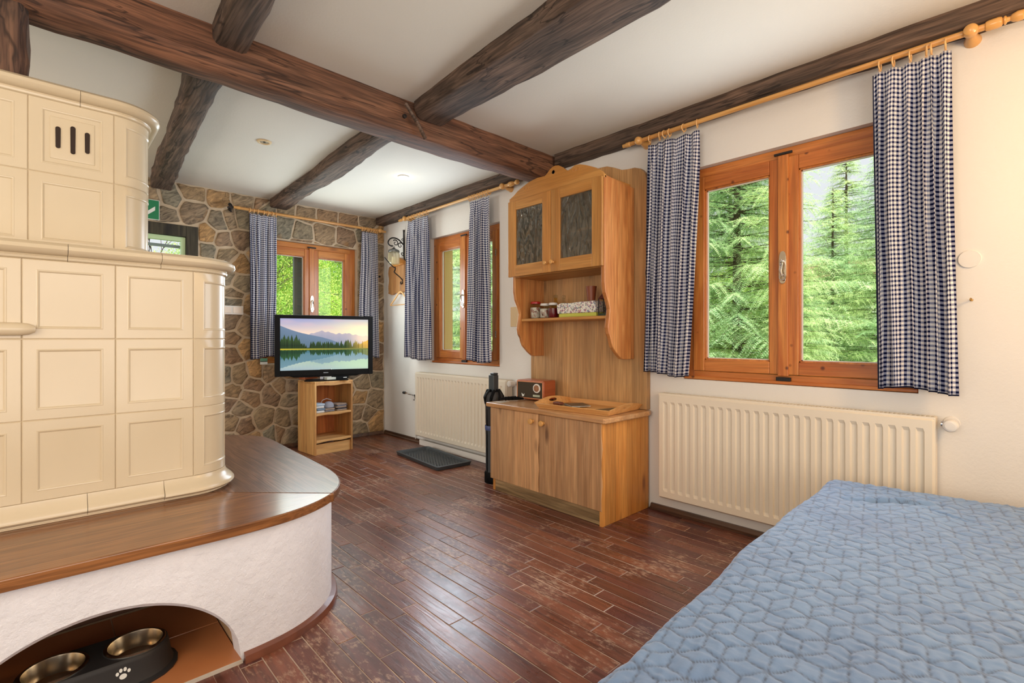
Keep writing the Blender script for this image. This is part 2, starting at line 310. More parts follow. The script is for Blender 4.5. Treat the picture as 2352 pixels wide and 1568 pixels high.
def quilt_mat():
    m, nt, b = new_mat('quilt_cloth'); at = N(nt, 'ShaderNodeAttribute', attribute_name='seam_shade')
    n = N(nt, 'ShaderNodeTexNoise', i_Scale=3.0, i_Detail=3.0); link(nt, coords(nt), n.inputs[0])
    c = ramp(nt, n.outputs[0], [(.3, srgb(98, 124, 160)), (.7, srgb(108, 138, 174))])
    c = mix(nt, at.outputs['Fac'], c, srgb(58, 66, 84)); link(nt, c, b.inputs['Base Color'])  # shadow of the stitching painted as a darker tone along the quilt lines
    b.inputs['Roughness'].default_value = .8; b.inputs['Sheen Weight'].default_value = .25
    n2 = N(nt, 'ShaderNodeTexNoise', i_Scale=160.0, i_Detail=2.0); link(nt, coords(nt), n2.inputs[0]); bump(nt, b, n2.outputs[0], .25, .002)
    return m
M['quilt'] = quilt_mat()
def vcol_mat(name, strength=1.0):
    m, nt, b = new_mat(name); at = N(nt, 'ShaderNodeVertexColor', layer_name='picture')
    b.inputs['Base Color'].default_value = (.01, .01, .01, 1); link(nt, at.outputs[0], b.inputs['Emission Color']); b.inputs['Emission Strength'].default_value = strength
    b.inputs['Roughness'].default_value = .6; b.inputs['Specular IOR Level'].default_value = .1; return m
M['screen'] = vcol_mat('screen_picture', 1.05)
def print_mat(name, stops, scale=40):
    m, nt, b = new_mat(name); v = coords(nt)
    n = N(nt, 'ShaderNodeTexVoronoi', i_Scale=scale); link(nt, v, n.inputs[0])
    link(nt, ramp(nt, n.outputs['Color'], stops), b.inputs['Base Color']); b.inputs['Roughness'].default_value = .3; return m
M['cover_dark'] = print_mat('magazine_cover', [(0, srgb(26, 24, 22)), (.5, srgb(70, 54, 40)), (.75, srgb(40, 42, 44)), (1, srgb(190, 170, 140))], 22)
M['cover_green'] = print_mat('brochure_cover', [(0, srgb(30, 32, 32)), (.7, srgb(60, 66, 54)), (1, srgb(150, 150, 110))], 26)
M['floral'] = print_mat('floral_print', [(0, srgb(238, 236, 226)), (.55, srgb(236, 232, 220)), (.65, srgb(176, 110, 120)), (.8, srgb(120, 140, 170)), (.9, srgb(150, 170, 110)), (1, srgb(240, 236, 220))], 130)
M['jar_fill'] = print_mat('jar_contents', [(0, srgb(226, 220, 210)), (.5, srgb(200, 190, 180)), (.8, srgb(160, 90, 80)), (1, srgb(60, 60, 50))], 60)

# ------------------------------------------------------------------ mesh helpers
def bm_(): return bmesh.new()
def box(bm, x0, y0, z0, x1, y1, z1, mtx=None):
    vs = [bm.verts.new((x, y, z)) for x in (x0, x1) for y in (y0, y1) for z in (z0, z1)]
    for f in ((0, 1, 3, 2), (4, 6, 7, 5), (0, 4, 5, 1), (2, 3, 7, 6), (0, 2, 6, 4), (1, 5, 7, 3)): bm.faces.new([vs[i] for i in f])
    if mtx: bmesh.ops.transform(bm, matrix=mtx, verts=vs)
    return bm
def prism(bm, pts, axis, lo, hi):
    """pts 2D polygon; axis = extrusion axis. For x: pts=(y,z); y: (x,z); z: (x,y)"""
    def P3(p, h): return {'x': (h, p[0], p[1]), 'y': (p[0], h, p[1]), 'z': (p[0], p[1], h)}[axis]
    a = [bm.verts.new(P3(p, lo)) for p in pts]; b = [bm.verts.new(P3(p, hi)) for p in pts]; n = len(pts)
    bm.faces.new(a[::-1]); bm.faces.new(b)
    for i in range(n): bm.faces.new((a[i], a[(i + 1) % n], b[(i + 1) % n], b[i]))
    return bm
def frame_axes(d):
    d = Vector(d).normalized(); u = d.orthogonal().normalized(); return u, d.cross(u), d
def tube(bm, pts, r, seg=10, cap=True):
    pts = [Vector(p) for p in pts]; rs = r if isinstance(r, (list, tuple)) else [r] * len(pts); rings = []
    u = None
    for i, p in enumerate(pts):
        d = (pts[min(i + 1, len(pts) - 1)] - pts[max(i - 1, 0)])
        if d.length < 1e-9: d = Vector((0, 0, 1))
        d.normalize()
        if u is None: u = d.orthogonal().normalized()
        else:
            u = u - d * u.dot(d)
            u = u.normalized() if u.length > 1e-6 else d.orthogonal().normalized()
        v = d.cross(u)
        rings.append([bm.verts.new(p + (u * math.cos(2 * PI * k / seg) + v * math.sin(2 * PI * k / seg)) * rs[i]) for k in range(seg)])
    for a, b in zip(rings, rings[1:]):
        for k in range(seg): bm.faces.new((a[k], a[(k + 1) % seg], b[(k + 1) % seg], b[k]))
    if cap:
        bm.faces.new(rings[0][::-1]); bm.faces.new(rings[-1])
    return bm
def lathe(bm, prof, o=(0, 0, 0), axis=(0, 0, 1), seg=24):
    """prof = [(r, h)], along axis from o"""
    u, v, d = frame_axes(axis); o = Vector(o); rings = []
    for r, h in prof:
        if r < 1e-5: rings.append([bm.verts.new(o + d * h)])
        else: rings.append([bm.verts.new(o + d * h + (u * math.cos(2 * PI * k / seg) + v * math.sin(2 * PI * k / seg)) * r) for k in range(seg)])
    for a, b in zip(rings, rings[1:]):
        for k in range(seg):
            k2 = (k + 1) % seg
            q = [a[k % len(a)], a[k2 % len(a)], b[k2 % len(b)], b[k % len(b)]]
            q2 = []
            for x in q:
                if x not in q2: q2.append(x)
            if len(q2) > 2: bm.faces.new(q2)
    return bm
def torus(bm, c, axis, Rr, r, seg=20, s2=8):
    u, v, d = frame_axes(axis); c = Vector(c); g = []
    for i in range(seg):
        a = 2 * PI * i / seg; e = u * math.cos(a) + v * math.sin(a)
        g.append([bm.verts.new(c + e * (Rr + r * math.cos(2 * PI * j / s2)) + d * r * math.sin(2 * PI * j / s2)) for j in range(s2)])
    for i in range(seg):
        for j in range(s2): bm.faces.new((g[i][j], g[(i + 1) % seg][j], g[(i + 1) % seg][(j + 1) % s2], g[i][(j + 1) % s2]))
    return bm
def wloc(p):
    v = Vector((0, 0, 0))
    while p: v += p.location; p = p.parent
    return v
def finish(me, m, smooth):
    me.materials.append(m)
    if smooth:
        me.polygons.foreach_set('use_smooth', [True] * len(me.polygons))
        if smooth != 'all':
            try: me.set_sharp_from_angle(angle=R(35 if smooth is True else smooth))
            except Exception: pass
def obj(name, bm, m, parent=None, origin=None, local=False, bevel=0, smooth=False, seg=2):
    bmesh.ops.recalc_face_normals(bm, faces=bm.faces)
    sh = Vector((0, 0, 0))
    if parent is not None and not local: sh = wloc(parent)
    if parent is None and origin: sh = Vector(origin)
    loc = Vector((0, 0, 0))
    if sh.length: bmesh.ops.translate(bm, verts=bm.verts, vec=-sh)
    me = bpy.data.meshes.new(name); bm.to_mesh(me); bm.free(); finish(me, m, smooth)
    o = bpy.data.objects.new(name, me); C.objects.link(o)
    if parent is not None: o.parent = parent
    elif origin: o.location = origin
    if bevel:
        md = o.modifiers.new('bevel', 'BEVEL'); md.width = bevel; md.segments = seg; md.limit_method = 'ANGLE'; md.angle_limit = R(40)
    return o
def npobj(name, verts, faces, m, parent=None, origin=None, smooth=False):
    sh = wloc(parent) if parent is not None else Vector(origin or (0, 0, 0))
    v = np.asarray(verts, float) - np.array(sh)
    me = bpy.data.meshes.new(name); me.from_pydata(v.tolist(), [], [list(map(int, f)) for f in faces]); finish(me, m, 'all' if smooth else False)
    o = bpy.data.objects.new(name, me); C.objects.link(o)
    if parent is not None: o.parent = parent
    elif origin: o.location = origin
    return o
def thing(name, label, cat, loc=(0, 0, 0), rotz=0, group=None):
    o = bpy.data.objects.new(name, None); C.objects.link(o); o.empty_display_size = .05
    o.location = loc; o.rotation_euler = (0, 0, rotz); o['label'] = label; o['category'] = cat
    if group: o['group'] = group
    return o
def tag(o, label, cat, group=None):
    o['label'] = label; o['category'] = cat
    if group: o['group'] = group
    return o
def struct(o): o['kind'] = 'structure'; return o
def copy_part(o, parent, loc):
    c = o.copy(); C.objects.link(c); c.parent = parent; c.location = loc; return c
def smooth_path(pts, it=3):
    pts = [Vector(p) for p in pts]
    for _ in range(it):
        q = [pts[0]]
        for a, b in zip(pts, pts[1:]): q += [a * .75 + b * .25, a * .25 + b * .75]
        q.append(pts[-1]); pts = q
    return pts

XR, YS, H = 2.87, 5.184, 2.47
XL, YB = -2.4, -2.25
XO = 3.15     # outer face of the window wall
YO = 5.47
G = -.45      # ground outside
# ------------------------------------------------------------------ room shell
W1 = (3.178, 4.232, .85, 2.112); W2 = (.352, 1.490, .848, 2.13); W3 = (1.555, 2.535, .85, 2.085)
def wall_with_holes(name, axis, lo, hi, a0, a1, z0, z1, holes, m):
    """axis x: wall occupies x lo..hi, runs along y"""
    bm = bm_(); cuts = sorted(holes)
    def bx(p0, p1, q0, q1):
        if axis == 'x': box(bm, lo, p0, q0, hi, p1, q1)
        else: box(bm, p0, lo, q0, p1, hi, q1)
    p = a0
    for (h0, h1, q0, q1) in cuts:
        bx(p, h0, z0, z1)
        if q0 > z0: bx(h0, h1, z0, q0)
        bx(h0, h1, q1, z1); p = h1
    bx(p, a1, z0, z1)
    return struct(obj(name, bm, m))
wall_with_holes('wall_right', 'x', XR, XR + .10, YB, YS, -.05, H, [W1, W2], M['wall'])
ow = wall_with_holes('wall_outer', 'x', XR + .10, XO, YB, YO, -.6, H, [W1, W2], M['sill'])
DOOR = (.15, 1.012, 0, 2.098)
wb = wall_with_holes('wall_back', 'y', YS, YS + .10, XL, XR + .28, -.05, H, [DOOR, W3], M['mortar'])
wall_with_holes('wall_outer_back', 'y', YS + .10, YO, XL, XO, -.6, H, [DOOR, W3], M['sill'])
struct(obj('wall_left', box(bm_(), XL - .1, YB - .1, -.05, XL, YO, H), M['wall']))
struct(obj('wall_front', box(bm_(), XL, YB - .1, -.05, XO, YB, H), M['wall']))
struct(obj('ceiling', box(bm_(), XL - .1, YB - .1, H, XO, YO, H + .15), M['ceiling']))

# ------------------------------------------------------------------ floor boards
fl = struct(obj('floor', box(bm_(), XL, YB, -.08, XR, YS, -.0014), M['floor_joint'], origin=(0, 0, 0)))
PW, PL = .0725, .52
pb = bm_(); box(pb, 0, 0, -.02, 1, 1, 0)
bmesh.ops.recalc_face_normals(pb, faces=pb.faces)
pme = bpy.data.meshes.new('plank'); 
fr_, ar_, hr_ = math.sin(R(43.52)), math.cos(R(43.52)), 1.1
def proj(x, y, z):
    d = x * fr_ + y * ar_
    if d < .05: return None
    return 1176 + 1133 * (x * ar_ - y * fr_) / d, 776 - 1133 * (z - hr_) / d, d
pb.free()
plank_meshes = {}
def plank_mesh(L):
    key = round(L, 2)
    if key not in plank_meshes:
        b = bm_(); g = .0016; w_, l_ = PW / 2 - g, key / 2 - g
        # bevelled block
        bot = [b.verts.new((sx * w_, sy * l_, -.012)) for sx, sy in ((-1, -1), (1, -1), (1, 1), (-1, 1))]
        mid = [b.verts.new((sx * w_, sy * l_, -.0012)) for sx, sy in ((-1, -1), (1, -1), (1, 1), (-1, 1))]
        top = [b.verts.new((sx * (w_ - .0015), sy * (l_ - .0015), 0)) for sx, sy in ((-1, -1), (1, -1), (1, 1), (-1, 1))]
        for i in range(4):
            j = (i + 1) % 4; b.faces.new((bot[i], bot[j], mid[j], mid[i])); b.faces.new((mid[i], mid[j], top[j], top[i]))
        b.faces.new(top); me = bpy.data.meshes.new('plank'); bmesh.ops.recalc_face_normals(b, faces=b.faces); b.to_mesh(me); b.free(); me.materials.append(M['plank'])
        plank_meshes[key] = me
    return plank_meshes[key]
prng = random.Random(3); planks = []; rest = []
x = XR - PW / 2 - .004
row = 0
while x > XL:
    y = YB - prng.random() * PL
    while y < YS:
        L = prng.choice((.42, .48, .52, .56, .62)); yc = y + L / 2
        if yc - L / 2 > YB and yc + L / 2 < YS:
            vis = False
            for yy in (yc - L / 2 + .05, yc, yc + L / 2 - .05):
                p = proj(x, yy, 0)
                if p and -20 < p[0] < 2372 and p[1] < 1590:
                    under = (x < .93 and yy < 3.6 and yy > 1.95) or (x < .5 and yy > 1.8) or (x < -.2)
                    bed = yy < .5 or (p[0] > 1360 and (p[1] - 1568) > -(p[0] - 1340) * .80 + 5)
                    sb = x > 2.37 and 1.75 < yy < 2.70
                    if not (under or bed or sb): vis = True
            (planks if vis else rest).append((x, yc, L))
        elif yc + L / 2 > YS and YS - y > .08:
            L2 = round(YS - y - .01, 2); planks.append((x, y + L2 / 2, L2)) if x > .9 else rest.append((x, y + L2 / 2, L2))
        y += L
    x -= PW; row += 1
planks.sort(key=lambda q: q[0] ** 2 + q[1] ** 2)
rest += planks[300:]; planks = planks[:300]
for (px_, py_, L) in planks:
    o = bpy.data.objects.new('plank', plank_mesh(L)); C.objects.link(o); o.parent = fl; o.location = (px_, py_, prng.uniform(-.0006, .0006))
rv, rf_ = [], []
for (px_, py_, L) in rest:
    n0 = len(rv); a, l_ = PW / 2 - .001, L / 2 - .001
    rv += [(px_ - a, py_ - l_, 0), (px_ + a, py_ - l_, 0), (px_ + a, py_ + l_, 0), (px_ - a, py_ + l_, 0), (px_ - a, py_ - l_, -.01), (px_ + a, py_ - l_, -.01), (px_ + a, py_ + l_, -.01), (px_ - a, py_ + l_, -.01)]
    rf_ += [(n0, n0 + 1, n0 + 2, n0 + 3), (n0, n0 + 4, n0 + 5, n0 + 1), (n0 + 1, n0 + 5, n0 + 6, n0 + 2), (n0 + 2, n0 + 6, n0 + 7, n0 + 3), (n0 + 3, n0 + 7, n0 + 4, n0)]
if rv:
    o = npobj('hidden_planks', rv, rf_, M['plank'], fl); o['kind'] = 'stuff'

# baseboards
bb = bm_(); prism(bb, [(XR, 0), (XR - .036, 0), (XR - .036, .008), (XR - .024, .014), (XR - .014, .034), (XR, .034)], 'y', YB, 1.70); struct(obj('baseboard_right', bb, M['baseboard']))
bb = bm_(); prism(bb, [(XR, 0), (XR - .035, 0), (XR - .035, .012), (XR - .02, .02), (XR - .014, .04), (XR, .04)], 'y', 2.75, YS - .04); struct(obj('baseboard_right.001', bb, M['baseboard']))
bb = bm_(); prism(bb, [(YS - .045, 0), (YS - .08, 0), (YS - .08, .012), (YS - .06, .04), (YS - .045, .04)], 'x', 1.05, XR - .04); struct(obj('baseboard_back', bb, M['baseboard']))
# white boxed strip under the far radiator
struct(obj('trim_1', box(bm_(), XR - .06, 2.75, .0, XR - .036, 4.35, .055), M['wall'], bevel=.004))
# plaster band standing slightly proud of the wall around the small window
# ------------------------------------------------------------------ stone wall
def uv2stone(u, v):
    k = (u - 1176) / 1133.; dx = fr_ + ar_ * k; dy = ar_ - fr_ * k; t = YS / dy
    return dx * t, 1.1 - (v - 776) / 1133. * t
seeds = []
for (ox, oy, s, pts) in ((330, 400, 5.227, [(110, 270), (290, 270), (600, 200), (600, 450), (230, 480), (900, 260), (1190, 270), (1460, 350), (910, 580), (1060, 560), (1170, 560), (1160, 770), (960, 790), (760, 720), (760, 920), (990, 970), (1150, 1090), (1000, 1240), (1160, 1310), (1070, 1450)]),
                         (500, 460, 5.88, [(910, 90), (1190, 160), (1480, 200), (1770, 260), (2030, 290), (660, 60), (900, 350), (1130, 430), (1450, 450), (1740, 500), (2200, 480), (2190, 700), (2200, 950)]),
                         (500, 680, 4.127, [(140, 40), (130, 250), (145, 400), (250, 300), (260, 480), (130, 545), (70, 760), (205, 750), (370, 710), (480, 720), (335, 835), (132, 908), (300, 960), (520, 930), (600, 860), (100, 1010), (215, 1065), (440, 1150), (130, 1200), (250, 1230), (540, 1310), (630, 1160), (700, 860), (690, 970), (690, 1330), (750, 1130)]),
                         (620, 640, 3.733, [(790, 890), (930, 730), (920, 850), (775, 1010), (770, 1140), (890, 1030), (832, 1155), (905, 1230), (770, 1280), (60, 1330)])):
    for a, b in pts: seeds.append(uv2stone(ox + a / s, oy + b / s))
srng = random.Random(11); tries = 0
while tries < 4000:
    tries += 1; p = (srng.uniform(XL + .05, XR - .02), srng.uniform(.03, H - .03))
    dmin = .17 if p[0] > .5 else .26
    if all((p[0] - q[0]) ** 2 + ((p[1] - q[1]) * 1.15) ** 2 > dmin ** 2 for q in seeds): seeds.append(p)
def clip(poly, nx, nz, c):
    out = []; n = len(poly)
    for i in range(n):
        a, b = poly[i], poly[(i + 1) % n]; da = a[0] * nx + a[1] * nz - c; db = b[0] * nx + b[1] * nz - c
        if da <= 0: out.append(a)
        if (da < 0 < db) or (db < 0 < da):
            t = da / (da - db); out.append((a[0] + (b[0] - a[0]) * t, a[1] + (b[1] - a[1]) * t))
    return out
def area(p): return abs(sum(p[i][0] * p[(i + 1) % len(p)][1] - p[(i + 1) % len(p)][0] * p[i][1] for i in range(len(p)))) / 2
def make_stone(poly):
    cx_, cz_ = sum(p[0] for p in poly) / len(poly), sum(p[1] for p in poly) / len(poly)
    g = srng.uniform(.008, .014); q = []
    n = len(poly)
    # chamfer the corners and roughen the edges
    for i in range(n):
        a, b = poly[i], poly[(i + 1) % n]; q += [(a[0] * .93 + b[0] * .07, a[1] * .93 + b[1] * .07), (a[0] * .5 + b[0] * .5 + srng.uniform(-.009, .005), a[1] * .5 + b[1] * .5 + srng.uniform(-.009, .005)), (a[0] * .07 + b[0] * .93, a[1] * .07 + b[1] * .93)]
    def sh(p, d):
        dx, dz = p[0] - cx_, p[1] - cz_; l = math.hypot(dx, dz) or 1; k = max(.2, (l - d) / l); return (cx_ + dx * k, cz_ + dz * k)
    th = srng.uniform(.008, .016); bm = bm_(); y = YS
    r0 = [bm.verts.new((*sh(p, g)[:1], y + .005, sh(p, g)[1])) for p in q]
    r1 = [bm.verts.new((sh(p, g + .002)[0], y - th * .6, sh(p, g + .002)[1])) for p in q]
    r2 = [bm.verts.new((sh(p, g + .014)[0], y - th - srng.uniform(-.002, .003), sh(p, g + .014)[1])) for p in q]
    c = bm.verts.new((cx_, y - th - srng.uniform(-.002, .004), cz_)); m_ = len(q)
    for i in range(m_):
        j = (i + 1) % m_; bm.faces.new((r0[i], r0[j], r1[j], r1[i])); bm.faces.new((r1[i], r1[j], r2[j], r2[i])); bm.faces.new((r2[i], r2[j], c))
    for f in bm.faces: f.smooth = True
    o = obj('stone', bm, M['stone'], wb); return o
for i, s in enumerate(seeds):
    if not (XL < s[0] < XR and 0 < s[1] < H): continue
    poly = [(XL, 0.0), (XR, 0.0), (XR, H), (XL, H)]
    near = sorted(seeds, key=lambda q: (q[0] - s[0]) ** 2 + (q[1] - s[1]) ** 2)[1:22]
    for q in near:
        nx, nz = q[0] - s[0], q[1] - s[1]; c = (q[0] ** 2 + q[1] ** 2 - s[0] ** 2 - s[1] ** 2) / 2; poly = clip(poly, nx, nz, c)
        if len(poly) < 3: break
    if len(poly) < 3: continue
    for hole in (W3, DOOR):
        x0, x1, z0, z1 = hole; x0 -= .004; x1 += .004; z0 -= .004; z1 += .004
        if max(p[0] for p in poly) <= x0 or min(p[0] for p in poly) >= x1 or max(p[1] for p in poly) <= z0 or min(p[1] for p in poly) >= z1: continue
        best = []
        for cut in ((1, 0, x0), (-1, 0, -x1), (0, 1, z0), (0, -1, -z1)):
            c_ = clip(poly, *cut)
            if len(c_) > 2 and area(c_) > (area(best) if best else 0): best = c_
        poly = best
        if not poly: break
    if len(poly) < 3 or area(poly) < .0012: continue
    make_stone(poly)

# ------------------------------------------------------------------ beams
def rough_beam(name, label, m, axis, p0, p1, wd, zt, zb, seed, group=None, wob=.008, dh=0, cham=.02, ledge=0):
    """beam along axis from p0 to p1 (scalar), cross centre wd=(c, half)"""
    r = random.Random(seed); bm = bm_(); n = max(6, int(abs(p1 - p0) / .09)); rings = []
    wl = [r.uniform(-1, 1) for _ in range(n + 2)]; wr = [r.uniform(-1, 1) for _ in range(n + 2)]; wz = [r.uniform(-1, 1) for _ in range(n + 2)]
    for i in range(n + 1):
        t = i / n; p = p0 + (p1 - p0) * t; c, hw = wd[0] + (wd[2] * t if len(wd) > 2 else 0), wd[1] + dh * t
        l = c - hw + wob * (wl[i] * .6 + .8 * math.sin(t * 9 + seed)); rr = c + hw + wob * (wr[i] * .6 + .8 * math.sin(t * 7 + seed * 2)); z = zb + wob * .6 * wz[i]
        ch = cham * (1 + .5 * math.sin(t * 11 + seed * 3))
        prof = [(l + ledge, zt), (l, z + ch), (l + ch * .4, z + ch * .3), (l + ch, z), (rr - ch, z), (rr - ch * .3, z + ch * .4), (rr, z + ch), (rr, zt)]
        rings.append([bm.verts.new((p, a, b) if axis == 'x' else (a, p, b)) for a, b in prof])
    for a, b in zip(rings, rings[1:]):
        for k in range(7): bm.faces.new((a[k], a[k + 1], b[k + 1], b[k]))
        bm.faces.new((a[7], a[0], b[0], b[7]))
    bm.faces.new(rings[0]); bm.faces.new(rings[-1][::-1])
    mid = ((p0 + p1) / 2, wd[0], zb) if axis == 'x' else (wd[0], (p0 + p1) / 2, zb)
    return tag(obj(name, bm, m, origin=mid, smooth=True), label, 'beam', group)
mb = rough_beam('ceiling_beam', 'long reddish-brown main beam crossing the whole ceiling above the wall cabinet', M['beam_red'], 'x', -1.6, XR - .02, (2.53, .10, .03), H + .02, 2.275, 1, wob=.006, cham=.035, ledge=.03)
rough_beam('ceiling_beam', 'dark beam running from the main beam to the stone wall above the television', M['beam_dark'], 'y', 2.60, YS - .02, (1.59, .085, .12), H + .02, 2.385, 2, cham=.03)
rough_beam('ceiling_beam', 'dark beam on the near side of the main beam, ending beside the diagonal wooden pegs', M['beam_dark'], 'y', -2.2, 2.46, (1.49, .22, .175), H + .02, 2.382, 3, cham=.03, dh=-.11)
rough_beam('ceiling_beam', 'dark gnarled beam ending at the stone wall above the green sign', M['beam_dark'], 'y', 2.60, YS - .03, (.575, .075, .155), H + .02, 2.382, 4, wob=.010, cham=.025)
rough_beam('ceiling_beam', 'short stretch of dark beam at the top left, meeting the near side of the main beam', M['beam_dark'], 'y', -2.2, 2.46, (.30, .075, .305), H + .02, 2.378, 5, wob=.006, cham=.02)
rough_beam('ceiling_beam', 'dark beam along the top of the window wall above the large window', M['beam_dark'], 'y', -2.2, 2.45, (2.82, .06), H + .02, 2.385, 6, wob=.008, cham=.012)
rough_beam('ceiling_beam', 'dark beam along the top of the window wall above the small far window', M['beam_dark'], 'y', 2.62, YS - .03, (2.812, .055), H + .02, 2.392, 7, wob=.006, cham=.012)
# pegs on the main beam
for k, (p0, p1) in enumerate((((1.475, 2.424, 2.42), (1.56, 2.424, 2.325)), ((1.535, 2.412, 2.345), (1.60, 2.412, 2.25)))):
    b = bm_(); tube(b, [p0, p1], .011, 6); o = obj('peg', b, M['beam_dark'], mb)
b = bm_(); lathe(b, [(0, 0), (.012, 0), (.012, .012), (0, .014)], (1.47, 2.43, 2.345), (0, -1, 0), 10); obj('bolt_head', b, M['iron'], mb)
# post on the stove
r = random.Random(9); b = bm_(); rings = []
for i in range(9):
    z = 2.03 + i * (H - 2.0) / 8; j = lambda: r.uniform(-.006, .006)
    rings.append([b.verts.new(p) for p in ((-.27 + j(), 2.47 + j(), z), (-.06 + j(), 2.47 + j(), z), (-.04 + j(), 2.49 + j(), z), (-.04 + j(), 2.66 + j(), z), (-.27 + j(), 2.66 + j(), z))])
for a, c in zip(rings, rings[1:]):
    for k in range(5): b.faces.new((a[k], a[(k + 1) % 5], c[(k + 1) % 5], c[k]))
b.faces.new(rings[0]); b.faces.new(rings[-1][::-1])
tag(obj('wooden_post', b, M['beam_post'], origin=(-.155, 2.565, 2.03), smooth=True), 'upright dark wooden post standing on the stove top at the far left', 'post')

# ceiling spotlights
def spotlight(x, y, label, on):
    t = thing('ceiling_spotlight', label, 'light', (x, y, H), 0)
    b = bm_(); lathe(b, [(.030, -.004), (.034, -.010), (.044, -.008), (.047, -.002), (.047, .002)], (x, y, H), (0, 0, 1), 28); obj('trim_ring', b, M['white_plastic'] if on else M['card'], t, smooth=True)
    b = bm_(); lathe(b, [(.0, -.003), (.012, -.004), (.030, -.004)], (x, y, H), (0, 0, 1), 24)
    if on: m = plain('lit_lamp', (1, .9, .7, 1), .4, emit=(1, .88, .66, 1), es=9)
    else: m = plain('unlit_lamp', srgb(150, 140, 116), .3)
    obj('lamp', b, m, t)
    b = bm_(); lathe(b, [(0, -.006), (.008, -.006), (.008, -.003)], (x, y, H), (0, 0, 1), 12)
    if not on: obj('lamp_socket', b, M['vent_dark'], t)
    else: b.free()
spotlight(1.117, 3.686, 'unlit round ceiling spotlight between the two left beams', False)
spotlight(2.214, 3.667, 'lit round ceiling spotlight nearest the small window', True)
lamp('spot_beam', 'POINT', (2.214, 3.667, H - .05), .3, (1, .85, .6)).data.shadow_soft_size = .03

